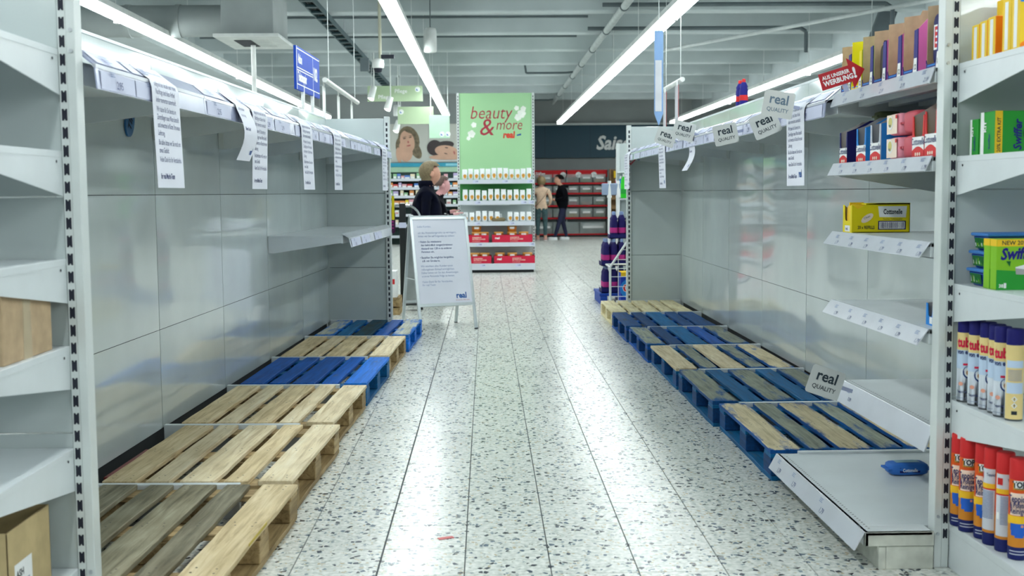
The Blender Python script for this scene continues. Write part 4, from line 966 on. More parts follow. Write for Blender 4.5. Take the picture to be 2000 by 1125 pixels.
for k, (x, y) in enumerate(((1.612, 3.872), (1.620, 3.80), (1.627, 3.73), (1.629, 3.667), (1.621, 3.607), (1.631, 3.545))):
    can('carpet_foam_can', 'cream and blue spray can with navy cap, %s from the back panel' % ORD[k] if k < 5 else 'cream spray can turned to show its warning diamonds', x, y, z, .0265, .285, CAPB, [(.02, C3(120, 126, 130)), (.62, C3(214, 222, 232)), (.82, BEIG)], CG, lambda q, r, h, k=k: tuba(q, r, h, k == 5))
z = .1605; ORC = C3(214, 84, 24); OCH = C3(206, 132, 40); NAVC = C3(26, 36, 100); YLO = C3(240, 190, 40)
def top(q, r, h, back=False):
    c = (0, 0); e = r + .0006; A = R(-112)
    if back:
        q.cpatch(c, e, h * .16, h * .79, A - 1.1, A + 1.1, C3(206, 210, 218), 10); q.cpatch(c, e + .0004, h * .59, h * .64, A - 1.1, A + 1.1, YLO, 8); q.cpatch(c, e + .0005, h * .575, h * .59, A - 1.1, A + 1.1, REDP, 8)
        for k in range(20): q.cpatch(c, e + .0007, h * (.28 + .0145 * k), h * (.288 + .0145 * k), A - .5, A + .95, INKG, 6)
        q.ctext('Teppich-', c, e + .001, h * .72, A + .75, .012, INK, .02, .8); q.cpatch(c, e + .0006, h * .68, h * .75, A - .9, A - .3, REDP, 4)
        q.cpatch(c, e + .001, h * .33, h * .40, A - .95, A - .6, WHITE, 3); return
    q.cpatch(c, e, h * .355, h * .44, A - 1.6, A + 1.6, YLO, 12); q.cpatch(c, e + .0003, h * .70, h * .775, A - .6, A + .6, YLO, 6)
    q.cpatch(c, e + .0006, h * .715, h * .79, A - .55, A + .55, WHITE, 6); q.ctext('TOP', c, e + .0012, h * .725, A, .025, INKB, .05, .85); q.ctext('CLEANER', c, e + .001, h * .703, A, .008, INKB, .03)
    for st, zz, sz in (('Teppich-', .58, .034), ('& Polster-', .525, .026), ('Reiniger', .465, .03)):
        q.cpatch(c, e + .0004, h * zz - .006, h * zz + sz * .8, A - .95, A + .95, C3(240, 214, 196), 8); q.ctext(st, c, e + .0014, h * zz, A, sz * .86, NAVC, .02, .66)
    for dx, zz, ww, hh in ((-.35, .33, .5, .035), (.3, .335, .45, .03), (-.05, .28, .7, .035), (.1, .245, .45, .02)): q.cpatch(c, e + .0006, h * (zz - hh), h * (zz + hh), A + dx - ww, A + dx + ww, C3(36, 96, 196), 6)
    q.cpatch(c, e + .0012, h * .33, h * .355, A + .25, A + .5, C3(220, 150, 120), 3)
    for k in range(2): q.cpatch(c, e + .0006, h * (.055 + .03 * k), h * (.065 + .03 * k), A - .9, A + .9, C3(190, 196, 214), 6)
TG = 'orange and red spray cans on the base of the near right end cap'
LB6 = ['orange spray can with red cap standing furthest back on the end cap base', 'orange spray can with red cap, its full label facing the aisle', 'orange spray can with red cap just behind one turned sideways', 'red-capped can turned so that its white label edge shows', 'red-capped can with a white back label of small print', 'orange spray can with red cap nearest the camera']
for k, (x, y) in enumerate(((1.600, 3.868), (1.601, 3.80), (1.619, 3.72), (1.619, 3.652), (1.628, 3.582), (1.633, 3.50))):
    t = can('carpet_cleaner_can', LB6[k], x, y, z, .0285, .315, REDP, [(.13, NAVC), (.36, OCH), (.79, ORC)], TG, lambda q, r, h, k=k: top(q, r, h, k in (3, 4)))
    if k == 3: t.rotation_euler = (0, 0, -.9)
# ------------------------------------------------------------------ cartons left in the near left end cap
TAPE = pm('parcel_tape', (190, 172, 140), .25, coat=.4)
o = B().box(0, 0, 0, .36, .34, .228, CARD).obj('carton', None, .004); o.location = (-1.61, 3.02, .8625); tag(o, 'brown taped cardboard box on the fourth shelf of the near left end cap', 'box')
b = B().quad((.3605, .13, 0), (.3605, .19, 0), (.3605, .185, .228), (.3605, .135, .228), TAPE)
b.obj('parcel_tape', o)
o = B().box(0, 0, 0, .4, .004, .22, CARDY).box(0, .296, 0, .4, .30, .22, CARDY).box(0, 0, 0, .004, .3, .22, CARDY).box(.396, 0, 0, .4, .3, .22, CARDY).box(0, 0, 0, .4, .3, .005, CARDY).obj('open_carton', None, .001); o.location = (-1.68, 3.06, .1905); tag(o, 'open pale yellow carton on the base of the near left end cap', 'box')
q = B().quad((.4006, .04, .02), (.4006, .16, .02), (.4006, .16, .12), (.4006, .04, .12), WHITE); q.text('ASH', (.401, .05, .08), (0, 1, 0), UY, .028, INKB, bold=.03); q.quad((.401, .05, .06), (.401, .14, .06), (.401, .14, .064), (.401, .05, .064), INKG); q.quad((.401, .05, .045), (.401, .12, .045), (.401, .12, .049), (.401, .05, .049), INKG)
q.obj('carton_label', o)
# ------------------------------------------------------------------ green end column with shelves
GREENB = pm('sign_green', (160, 206, 156), .5, var=.02, scale=1); GREENP = pm('back_green', (58, 140, 66), .5, var=.03)
bt = thing('shelf_column', 'tall white shelf column with a pale green beauty header in the middle of the hall', 'shelf column', (.17, 19.45, 0))
BXW = .60; TOPZ = 2.94
B().box(-BXW, 0, 1.50, BXW, .05, TOPZ, GREENB, {'-y': GREENB}).obj('header_board', bt, .004)
B().box(-BXW, .0, 1.1, BXW, .05, 1.495, GREENP).obj('back_panel', bt); B().box(-BXW, .0, .05, BXW, .05, 1.095, PANEL).obj('back_panel', bt)
for s in (-1, 1):
    u = B().box(s * BXW, -.02, 0, s * (BXW + .04), .06, TOPZ, UPR).obj('slotted_upright', bt, .003); slots(B(), -.0206, s * (BXW + .02), .007, .08, TOPZ - .05).obj('slot_row', u)
for k, z in enumerate((1.509, 1.169, .829, .487, .145)):
    sh = B().box(-BXW + .002, -.42, z - .018, BXW - .002, -.002, z, SHELF).obj('shelf', bt, .003)
    r_ = B().box(-BXW - .02, -.432, z - .062 if k < 4 else z - .1, BXW + .02, -.421, z + .006, RAILW).obj('price_rail', sh, .002)
    q = B()
    for x in ((-.38, .1, .5), (-.35, .4, .52), (-.36, .2), (-.33, .52), (-.28, .3))[k]:
        q.quad((x, -.4325, z - .05), (x + .09, -.4325, z - .05), (x + .09, -.4325, z - .004), (x, -.4325, z - .004), LABEL); q.text('1,99', (x + .035, -.4332, z - .035), (1, 0, 0), UY, .028, INK, bold=.02)
    q.obj('price_label', r_)
B().box(-BXW, -.4, 0, BXW, 0, .08, GAP).obj('plinth', bt); 
MAR = pm('lettering_wine_red', (164, 44, 62), .5); ROSE = pm('blossom_white', (236, 240, 232), .5)
q = B(); q.text('beauty', (-.43, -.0016, 2.52), (1, 0, 0), UY, .30, MAR, shear=.22, bold=-.004, sx=.86); q.text('&', (-.28, -.0016, 2.25), (1, 0, 0), UY, .40, MAR, shear=.15, sx=1.0); q.text('more', (.0, -.0016, 2.34), (1, 0, 0), UY, .25, MAR, shear=.22, bold=-.004, sx=.8)
q.text('real', (.12, -.0022, 2.205), (1, 0, 0), UY, .15, pm('logo_orange_red', (214, 62, 40), .5), bold=.045, sx=.85, shear=.1); q.quad((.35, -.0022, 2.235), (.42, -.0022, 2.245), (.42, -.0022, 2.275), (.35, -.0022, 2.255), LOGO)
q.obj('lettering', bt)
q = B()
for fx, fz, r in ((.35, 2.69, .035), (.43, 2.60, .062), (.37, 2.54, .05), (.46, 2.68, .04), (-.36, 2.42, .04), (-.40, 2.27, .055), (-.45, 2.20, .03)):
    for k in range(5): a = 2 * pi * k / 5 + fx * 9; q.prism([(fx + .62 * r * cos(a) + .58 * r * cos(b_), -.0014 - .0005 * k, fz + .62 * r * sin(a) + .58 * r * sin(b_)) for b_ in [j * pi / 5 for j in range(10)]], (0, -.0004, 0), ROSE)
q.obj('blossom_print', bt)
BAGW = pm('bag_white', (232, 236, 238), .35, var=.03); BAGB = pm('bag_blue_side', (30, 76, 130), .5); CHIP = pm('snack_print_ochre', (214, 152, 50), .5, var=.2, scale=60)
bb = B().pillow((0, 0, .058), .042, .028, .056, BAGW, 6, .42, 'z'); bagm = bb.mesh('snack_bag')
bp = B(); bp.prism([(.005 + .025 * cos(a) * (1 + .2 * sin(3 * a)), -.0286, .042 + .024 * sin(a)) for a in [j * pi / 8 for j in range(16)]], (0, -.0004, 0), CHIP); bpm = bp.mesh('food_print')
bs = B().box(.040, -.012, .01, .0425, .014, .085, BAGB).mesh('side_print')
rows = [(1.5095, 12, 'top'), (1.1695, 11, 'second'), (.8295, 11, 'third')]
for z, n, rn in rows:
    for k in range(n):
        if rn == 'third' and k == 6: continue
        x = -.56 + (k + .5) * 1.14 / n
        t = thing('snack_bag', '%s white snack bag from the left on the %s shelf of the green column' % (ORD[k], rn), 'bag', (.17 + x, 19.45 - .385 + random.uniform(0, .02), z), random.uniform(-.12, .12), 'white snack bags on the green column')
        t.scale = (1.02, 1, random.uniform(1.35, 1.62) if rn != 'third' else random.uniform(1.25, 1.5))
        mk('bag_body', bagm, t); mk('food_print', bpm, t); mk('side_print', bs, t)
ppack('bread_pack', 'brown loaf pack lying among the bags on the third shelf of the green column', 'pack', (.20, 19.085, .864), .11, .05, .034, C3(122, 110, 84), fins='x')
ppack('snack_bag', 'slumped white bag behind the brown loaf pack on the green column', 'bag', (.21, 19.25, .895), .05, .03, .055, BAGW, fins='z')
TUBR = pm('tub_amber', (206, 122, 46), .4, var=.08); CRIM = C3(200, 34, 66)
def tubs(z, spots, rn):
    for k, (x, h) in enumerate(spots):
        t = thing('snack_tub', 'amber tub, %s from left on the %s red-boxed shelf%s' % (ORD[k], rn, ', stacked on another' if h else ''), 'tub', (.17 + x, 19.45 - .30, z + .002 + h * .171), 0, 'amber tubs on the green column'); t.scale = (1, 1, .55 if h else 1)
        B().lathe([(.001, 0), (.07, 0), (.078, .14), (.078, .15)], (0, 0, 0), TUBR, 16).obj('tub_body', t); B().lathe([(.081, .15), (.081, .168), (.001, .169)], (0, 0, 0), C3(230, 170, 90), 16).obj('lid', t)
        q = B(); q.cpatch((0, 0), (.0795), .09, .145, -pi / 2 - .5, -pi / 2 + .5, WHITE, 6); q.obj('label_patch', t)
for z, rn, cx in ((.487, 'upper', ((-.62, -.13), (-.08, .58))), (.145, 'lower', ((-.62, -.09), (-.05, .62)))):
    for k, (x0, x1) in enumerate(cx):
        w_ = x1 - x0; d_ = .34
        o = B().box(0, 0, 0, w_, .004, .125, CRIM).box(0, d_ - .004, 0, w_, d_, .125, CRIM).box(0, 0, 0, .004, d_, .125, CRIM).box(w_ - .004, 0, 0, w_, d_, .125, CRIM).box(0, 0, 0, w_, d_, .003, CRIM).obj('tub_tray', None)
        o.location = (.17 + x0, 19.45 - .418, z + .0008); tag(o, 'crimson open tray of tubs, %s one on the %s red-boxed shelf of the column' % (('left', 'right')[k], rn), 'tray', 'crimson trays on the green column')
        q = B(); q.text('real', (.05, -.001, .06), (1, 0, 0), UY, .05, WHITE, bold=.04); q.text('KÄSEGEBÄCK', (w_ * .45, -.001, .078), (1, 0, 0), UY, .024, CREAMP, bold=.02); q.text('BUTTER-COOKIES', (w_ * .45, -.001, .05), (1, 0, 0), UY, .026, CREAMP, bold=.02); q.text('im Vorteilspack', (w_ * .45, -.001, .022), (1, 0, 0), UY, .02, CREAMP)
        q.obj('lettering', o)
tubs(.4905, ((-.33, 0), (-.33, 1), (-.15 - .06, 0), (.03, 0), (.25, 0), (.25, 1), (.44, 0)), 'upper'); tubs(.1485, ((-.36, 0), (-.20, 0), (.05, 0), (.25, 0), (.5, 0)), 'lower')

# ------------------------------------------------------------------ back hall: season department
TEALB = pm('band_dark_teal', (26, 68, 86), .5, var=.03, scale=.6)
sg = thing('department_sign', 'dark teal wall band with white lettering across the back of the hall', 'sign', (0, 34.75, 0))
B().box(1.0, .0, 2.31, 11.5, .12, 3.27, TEALB).obj('sign_band', sg, .01)
for x in (1.75, 3.1, 4.45, 5.8): B().box(x, -.003, 2.31, x + .012, .0, 3.27, pm('band_joint', (16, 48, 62), .6)).obj('band_joint', sg)
q = B(); q.text('Saison', (3.27, -.012, 2.56), (1, 0, 0), UY, .56, WHITE, bold=.03, shear=.25, sx=.9); q.obj('lettering', sg)
structure(B().box(1.0, 34.7, 3.27, 11.5, 34.9, 3.33, UPR).obj('trim_1'))
REDR = C3(196, 24, 34); BIN = pm('bin_clear_plastic', (206, 218, 218), .12, var=.04, spec=.6, alpha=.42); BINB = pm('bin_back', (136, 148, 148), .5)
ck = thing('candy_rack', 'red self-service candy rack with clear bins against the back wall', 'rack', (1.15, 34.0, 0))
WD = 2.4
B().box(0, .55, 0, WD, .6, 1.95, BINB).obj('back_panel', ck); B().box(0, .1, 1.73, WD, .13, 1.94, REDR).obj('header_board', ck, .004)
q = B(); q.text('Süßes', (.3, .098, 1.8), (1, 0, 0), UY, .12, WHITE, bold=.03)
q.obj('lettering', ck)
for x in (1.1, 1.55, 2.0): B().cyl((x, .098, 1.80), (x, .09, 1.80), .085, WHITE, 16).obj('round_tag', ck)
for x in (0, WD / 2, WD): B().box(x - .02, .1, 0, x + .02, .55, 1.95, BINB).obj('upright', ck)
B().box(-.03, .0, .0, WD + .03, .55, .05, GAP).obj('plinth', ck)
for z in (1.556, 1.26, .903, .546, .069): B().box(-.02, .04, z - .03, WD + .02, .1, z + .02, REDR).box(0, .1, z - .02, WD, .55, z, BINB).obj('shelf', ck, .004)
rr_ = random.Random(11)
SWEET = [C3(230, 204, 70), C3(214, 120, 130), C3(120, 160, 80), C3(226, 226, 210), C3(160, 110, 70), C3(200, 150, 60)]
for z, h in ((1.58, .24), (1.28, .2), (.925, .24), (.568, .26), (.09, .34)):
    n = 6 if h < .3 else 3
    for k in range(n):
        x0 = .03 + k * (WD - .06) / n; x1 = x0 + (WD - .06) / n - .03
        V = [(x0, .13, z), (x1, .13, z), (x1, .5, z), (x0, .5, z), (x0, .06, z + h), (x1, .06, z + h), (x1, .5, z + h), (x0, .5, z + h)]
        bn = B().add(V, [(0, 1, 5, 4), (1, 2, 6, 5), (3, 0, 4, 7), (2, 3, 7, 6), (0, 3, 2, 1)], BIN).obj('bin', ck)
        if h < .3 and rr_.random() < .9: B().pillow(((x0 + x1) / 2, .27, z + h * .2), (x1 - x0) * .44, .12, h * .19, rr_.choice(SWEET), 5, .6).obj('sweets', bn)
        if rr_.random() < .7: B().box(x0 + .08, .085, z + h * .45, x1 - .06, .09, z + h * .85, WHITE).obj('bin_label', bn)
WOODR = pm('rack_wood', (140, 108, 68), .6, var=.12, scale=6)
wr = thing('wooden_rack', 'brown wooden display rack beside the candy rack at the back', 'rack', (3.58, 33.5, 0))
for x in (0, .5): B().prism([(x, 0, 0), (x, .5, 0), (x, .5, 1.95), (x, .35, 1.95)], (.04, 0, 0), WOODR).obj('side_board', wr)
B().box(.04, .46, 0, .5, .5, 1.95, WOODR).obj('back_board', wr)
for z in (.08, .36, .62, .86, 1.12): B().box(.04, .06 + z * .15, z - .03, .5, .46, z, WOODR).box(.04, .04 + z * .15, z - .05, .5, .06 + z * .15, z + .04, WOODR).obj('shelf', wr)
B().box(.16, .28, 1.46, .4, .29, 1.62, C3(226, 90, 150)).obj('pink_note', wr); B().box(.16, .28, 1.62, .4, .29, 1.66, WHITE).obj('note_top', wr); B().box(.12, .32, 1.70, .42, .44, 1.9, YELB).obj('display_box', wr)
for k, (x, z, m) in enumerate(((.1, .62, WHITE), (.2, .36, GREYIN), (.3, 1.12, NAVYB), (.22, .86, CREAMP))):
    box_thing('small_pack', ['white pack on the middle of the wooden rack', 'grey pack low on the wooden rack', 'blue pack high on the wooden rack', 'cream pack on the upper wooden rack shelf'][k], 'pack', 3.58 + x, 33.7, z + .001, 3.58 + x + .18, 33.9, z + .09, {'*': m}, 'packs on the wooden rack')
# ------------------------------------------------------------------ back left: cosmetics wall
structure(B().box(-12, 30.15, 0, .9, 30.3, 4.3, WALLG).obj('wall_back_left'))
PALEG = pm('pale_green_board', (170, 206, 176), .5, var=.02); TEALS = pm('teal_stripe', (40, 150, 178), .5, var=.04)
cw = thing('cosmetics_shelving', 'white cosmetics shelving with green and teal header at the back left', 'shelving', (0, 30.1, 0))
B().box(-5, -.1, 1.84, .6, 0, 1.98, PALEG).obj('header_board', cw); B().box(-5, -.12, 1.975, .6, 0, 2.075, TEALS).obj('teal_board', cw); B().box(-1.02, -.125, 1.995, -.72, -.121, 2.055, pm('pale_teal_sign', (130, 196, 210), .5)).obj('header_label', cw)
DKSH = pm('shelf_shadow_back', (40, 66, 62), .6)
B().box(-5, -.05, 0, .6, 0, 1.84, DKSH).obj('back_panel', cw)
rg = random.Random(5); PASTEL = [('pink', C3(224, 170, 180)), ('white', C3(232, 232, 228)), ('blue', C3(90, 130, 200)), ('cream', C3(232, 220, 190)), ('orange', C3(224, 150, 90)), ('lilac', C3(190, 176, 216)), ('green', C3(150, 196, 150)), ('yellow', C3(230, 208, 70)), ('teal', C3(40, 120, 150)), ('red', C3(200, 70, 70))]
for j, z in enumerate((1.655, 1.437, 1.225, 1.005, .76, .50, .22)):
    B().box(-5, -.45, z - .03, .6, -.05, z, SHELF).box(-5, -.47, z - .045, .6, -.45, z + .02, RAILW).obj('shelf', cw)
    if j > 5: continue
    x = -2.75; n = 0
    while x < -.45 and n < 26:
        w_ = rg.uniform(.07, .14); h_ = rg.uniform(.09, .155); cn, cm = rg.choice(PASTEL)
        if rg.random() > .12 and not (-2.2 < x < -1.1 and j > 3):
            o = B().box(0, 0, 0, w_, .12, h_, cm).box(.01, -.0012, h_ * .2, w_ - .01, -.0004, h_ * .55, WHITE if cn != 'white' else C3(206, 150, 150)).obj('product_pack', None, 0); o.location = (x, 29.68, z + .001); n += 1
            tag(o, '%s pack, %s from left in the %s row of the cosmetics wall' % (cn, ORD[n - 1], ORD[j]), 'pack', 'packs on the cosmetics wall')
        x += w_ + rg.choice((.01, .015, .05))
SKIN = pm('poster_skin', (206, 164, 140), .5, var=.03); HAIRP = pm('poster_hair', (112, 100, 78), .5, var=.2, scale=14); PBG = pm('poster_background', (196, 198, 190), .5, var=.02, scale=.7); DARKP = pm('poster_dark', (52, 42, 44), .5); LIP = pm('poster_lip', (176, 96, 92), .5)
LAYER = [0]
def ell(q, x, z, a, b_, rot, y, m, n=18):
    LAYER[0] += 1; y = -.0125 - .0016 * (LAYER[0] % 24)
    q.prism([(x + a * cos(t) * cos(rot) - b_ * sin(t) * sin(rot), y, z + a * cos(t) * sin(rot) + b_ * sin(t) * cos(rot)) for t in [2 * pi * k / n for k in range(n)]], (0, -.0015, 0), m)
po = B().box(-2.9, -.012, 2.10, -1.46, 0, 3.07, PBG).obj('wall_poster'); po.location = (0, 30.14, 0); tag(po, 'wall poster of a fair-haired woman resting her cheek on her hands', 'poster')
q = B()
ell(q, -1.96, 2.66, .27, .36, .25, -.013, HAIRP); ell(q, -1.80, 2.42, .13, .26, .5, -.013, HAIRP); ell(q, -2.18, 2.52, .12, .22, 0, -.013, HAIRP); ell(q, -2.0, 2.62, .185, .29, .2, -.0155, SKIN); ell(q, -2.02, 2.3, .15, .2, -.3, -.0155, SKIN); ell(q, -2.12, 2.36, .07, .24, .25, -.0175, SKIN); ell(q, -2.22, 2.28, .07, .2, .1, -.0175, SKIN)
ell(q, -1.92, 2.88, .15, .05, -.3, -.0175, HAIRP); ell(q, -2.07, 2.70, .04, .012, .2, -.018, DARKP); ell(q, -1.92, 2.73, .04, .012, .2, -.018, DARKP); ell(q, -2.07, 2.735, .05, .009, .25, -.018, HAIRP); ell(q, -1.91, 2.77, .05, .009, .1, -.018, HAIRP); ell(q, -1.975, 2.61, .02, .03, .2, -.018, LIP); ell(q, -1.965, 2.52, .055, .018, .2, -.018, LIP)
q.obj('portrait_print', po)
po = B().box(-1.455, -.012, 2.10, .3, 0, 3.07, PBG).obj('wall_poster'); po.location = (0, 30.14, 0); tag(po, 'wall poster of a dark-haired woman sleeping on folded arms', 'poster')
q = B(); ell(q, -1.30, 2.46, .2, .2, .3, -.013, DARKP); ell(q, -1.1, 2.5, .3, .12, .2, -.013, DARKP); ell(q, -1.0, 2.37, .30, .15, -.12, -.0155, SKIN); ell(q, -.95, 2.22, .5, .07, .0, -.0165, SKIN); ell(q, -1.02, 2.31, .045, .012, -.3, -.018, DARKP); ell(q, -1.0, 2.46, .045, .012, -.2, -.018, DARKP); ell(q, -.86, 2.40, .03, .03, 0, -.018, SKIN); ell(q, -.80, 2.33, .02, .05, .3, -.018, LIP)
q.quad((-1.4, -.0132, 2.12), (.3, -.0132, 2.12), (.3, -.0132, 2.17), (-1.4, -.0132, 2.17), WHITE); q.obj('portrait_print', po)
# hanging direction signs
HANG = pm('hanging_sign_green', (178, 200, 164), .5, var=.03, scale=1); MINT = pm('hanging_sign_mint', (190, 226, 200), .5, var=.02); BAD = pm('badge_blue', (70, 120, 190), .5)
def hang(label, x0, x1, y, z0, z1, m, spots, txt=None):
    t = thing('hanging_sign', label, 'sign', ((x0 + x1) / 2, y, z0), 0, 'green signs hanging at the back left'); w_ = (x1 - x0) / 2; h = z1 - z0
    B().box(-w_, 0, 0, w_, .02, h, m).obj('sign_board', t, .003)
    for s in (-1, 1): B().cyl((s * w_ * .85, .01, h), (s * w_ * .85, .01, 4.25 - z0), .006, UPR, 6).obj('hanger', t)
    for (u, v, r) in spots:
        B().cyl((u, -.001, v), (u, -.004, v), r, WHITE, 14).obj('badge', t); q = B(); q.prism([(u - r * .5, -.0045, v - r * .5), (u + r * .3, -.0045, v - r * .5), (u - r * .5, -.0045, v + r * .3)], (0, -.001, 0), BAD); q.obj('badge_arrow', t)
    if txt: q = B(); q.text(txt, (-w_ * .62, -.0015, .05), (1, 0, 0), UY, .1, WHITE, bold=.02); q.text(txt, (w_ * -.02, -.0015, h - .13), (1, 0, 0), UY, .1, WHITE, bold=.02); q.obj('lettering', t)
hang('wide pale green direction sign hanging highest at the back left', -2.185, -1.165, 22, 3.012, 3.30, HANG, ((-.43, .06, .05), (.42, .22, .05)), 'Pflege')
hang('wide green sign hanging lower, behind the spotlights at the back left', -1.72, -1.02, 23.2, 2.66, 3.0, HANG, ((-.28, .24, .05),))
hang('small square mint sign hanging beside the left light row', -1.05, -.668, 22, 2.325, 2.755, MINT, ((.05, .075, .05), (.24 - .08, .075, .05)))
SPOTG = emit('spot_glow', (1, .97, .9), 14)
for k, (x, y, z) in enumerate(((-1.78, 21.5, 2.83), (-1.9, 25, 2.62), (-2.05, 21.2, 3.0))):
    t = thing('spotlight', ['white ceiling spotlight aimed down below the high green sign', 'small spotlight further back on the left', 'spotlight beside the cable tray end'][k], 'spotlight', (x, y, z), 0, 'spotlights at the back left')
    B().cyl((.06, .02, .22), (0, -.02, 0), .055, LHOUS, 12, .065).obj('housing', t); B().cyl((-.001, -.0205, -.002), (-.003, -.022, -.006), .055, SPOTG, 12).obj('glow_disc', t); B().cyl((.06, .02, .2), (.06, .02, 4.25 - z), .012, LHOUS, 6).obj('stem', t)
# ------------------------------------------------------------------ ceiling fittings
hv = thing('air_unit', 'grey ventilation box with a flared outlet hanging at the upper left', 'ventilation unit', (-2.77, 14.4, 3.17))
B().box(-.305, -.5, 0, .305, .5, .62, DUCT).obj('unit_box', hv, .008); B().prism([(-.38, -.6, -.04), (.38, -.6, -.04), (.38, .6, -.04), (-.38, .6, -.04)], (0, 0, .04), LHOUS).obj('outlet_plate', hv, .004)
B().box(-.2, -.3, -.046, .0, .3, -.041, DARK).obj('grille', hv)
gb = B(); [gb.box(.02, -.3 + .06 * k, -.052, .22, -.27 + .06 * k, -.041, LHOUS) for k in range(10)]; gb.obj('grille_slats', hv)
B().cyl((-.305, -.05, .22), (-2.3, -.05, .22), .19, DUCT, 24).obj('duct', hv)
for x in (-.9, -1.5): B().cyl((x - .03, -.05, .22), (x + .03, -.05, .22), .2, DUCT, 24).obj('duct_collar', hv)
for x in (-.2, .2): B().cyl((x, 0, .62), (x, 0, 1.08), .012, STEEL, 6).obj('hanger_rod', hv)
B().cyl((-.05, .1, -.05), (-.05, .1, -1.3), .03, LHOUS, 10).obj('drain_pipe', hv)
TRAY = pm('cable_tray_dark', (34, 62, 68), .5, var=.1)
ct = thing('cable_tray', 'dark cable tray running below the ceiling on the left', 'cable tray', (-2.18, 0, 3.66))
for s in (-1, 1): B().box(s * .07, -6, 0, s * .085, 27, .07, TRAY).obj('side_rail', ct)
ctb = B().box(-.075, 0, .0, .075, .12, .03, TRAY).mesh('rung')
for k in range(40): o = mk('rung', ctb, ct); o.location = (0, 7 + .5 * k, -.005)
for x in (-.035, 0, .04): B().cyl((x, -6, .05), (x, 27, .05), .02, GAP, 6).obj('cable', ct)
for k in range(6): B().cyl((0, 8 + 3.5 * k, .05), (0, 8 + 3.5 * k, .6), .01, STEEL, 6).obj('hanger_rod', ct)
PIPE = pm('pipe_pale', (176, 184, 184), .5); PIPED = pm('pipe_dark', (84, 96, 100), .5)
p = thing('ceiling_pipe', 'pale pipe running lengthwise under the ceiling right of the centre light', 'pipe', (1.84, 0, 3.72)); B().cyl((0, -6, 0), (0, 32, 0), .05, PIPE, 12).obj('pipe_run', p)
for k in range(12): B().cyl((0, 4 + 2.3 * k, 0), (0, 4.06 + 2.3 * k, 0), .06, PIPED, 12).obj('pipe_clamp', p)
for k, (y, x0) in enumerate(((24.0, -1.0), (31.0, -.9))): B().tube([(0, y, .02), (x0 * .2, y, .0), (x0, y, 0), (x0 - .03, y, .2)], .022, PIPED).obj('branch_pipe', p)
p = thing('sprinkler_pipe', 'thin pale pipe crossing the ceiling at the upper right', 'pipe', (0, 0, 3.62)); B().cyl((6.0, 13.5, 0), (2.9, 19.6, 0), .028, PIPE, 8).obj('pipe_run', p); B().cyl((2.9, 19.6, 0), (2.9, 19.6, .4), .015, PIPED, 8).obj('drop_rod', p)
for k, (y, xe, lab) in enumerate(((16.0, 5.55, 'grey pipe bent down at the right along the nearest ceiling beam'), (18.3, 5.0, 'grey pipe bent down at the right along the second ceiling beam'))):
    p = thing('conduit_pipe', lab, 'pipe', (0, y, 3.80), 0); B().tube([(1.6, 0, .02), (xe - .1, 0, .02), (xe, 0, -.04), (xe, 0, -.36)], .03, PIPED, 10).obj('pipe_run', p)
for k, (y, ) in enumerate(((16.1,), (18.25,), (20.5,))):
    p = thing('cable_conduit', ['thin dark cable along the nearest ceiling beam', 'thin dark cable along the second ceiling beam', 'thin dark cable along the third ceiling beam'][k], 'cable', (0, y, 4.0), 0); B().cyl((-4.9, 0, 0), (1.6, 0, 0), .02, PIPED, 8).obj('cable_run', p)
for k, (x, y, z0, z1, lab) in enumerate(((-.73, 16, 3.20, 3.53, 'white cylindrical pendant loudspeaker left of the centre light'), (-2.6 + .66, 26, 3.0, 3.25, 'small pendant loudspeaker far back by the cable tray'))):
    t = thing('pendant_speaker', lab, 'loudspeaker', (x, y, z0)); h = z1 - z0
    B().lathe([(.001, 0), (.075, 0), (.085, .02), (.085, h - .05), (.07, h - .01), (.001, h)], (0, 0, 0), LHOUS, 18).obj('speaker_body', t); B().cyl((0, 0, h), (0, 0, 4.25 - z0), .008, PIPED, 6).obj('cord', t)
t = thing('dome_camera', 'white dome camera on a pale pole under the cable tray', 'camera', (-1.44, 16, 2.93))
B().lathe([(.001, 0), (.045, .01), (.06, .05), (.062, .06)], (0, 0, 0), DARK, 16).obj('dome', t); B().lathe([(.07, .06), (.08, .07), (.08, .17), (.03, .19), (.001, .19)], (0, 0, 0), LHOUS, 16).obj('camera_body', t); B().cyl((.03, 0, .18), (.03, 0, 1.31), .022, pm('pole_cream', (190, 190, 170), .5), 10).obj('pole', t); B().box(.04, -.02, .19, .22, .02, .24, DARK).obj('bracket_arm', t, .004); B().box(-.24, -.02, .02, -.12, .02, .2, PIPED).obj('cable_box', t, .004)
t = thing('wall_panel_heater', 'dark tilted panel hanging at the upper right above the cartons', 'panel', (5.6, 16.6, 3.55)); B().box(-.12, -.05, -.3, .12, .05, .3, PIPED).obj('panel_body', t, .01); B().cyl((0, 0, .3), (0, 0, .7), .012, PIPED, 6).obj('stem', t); t.rotation_euler = (0, .35, 0)
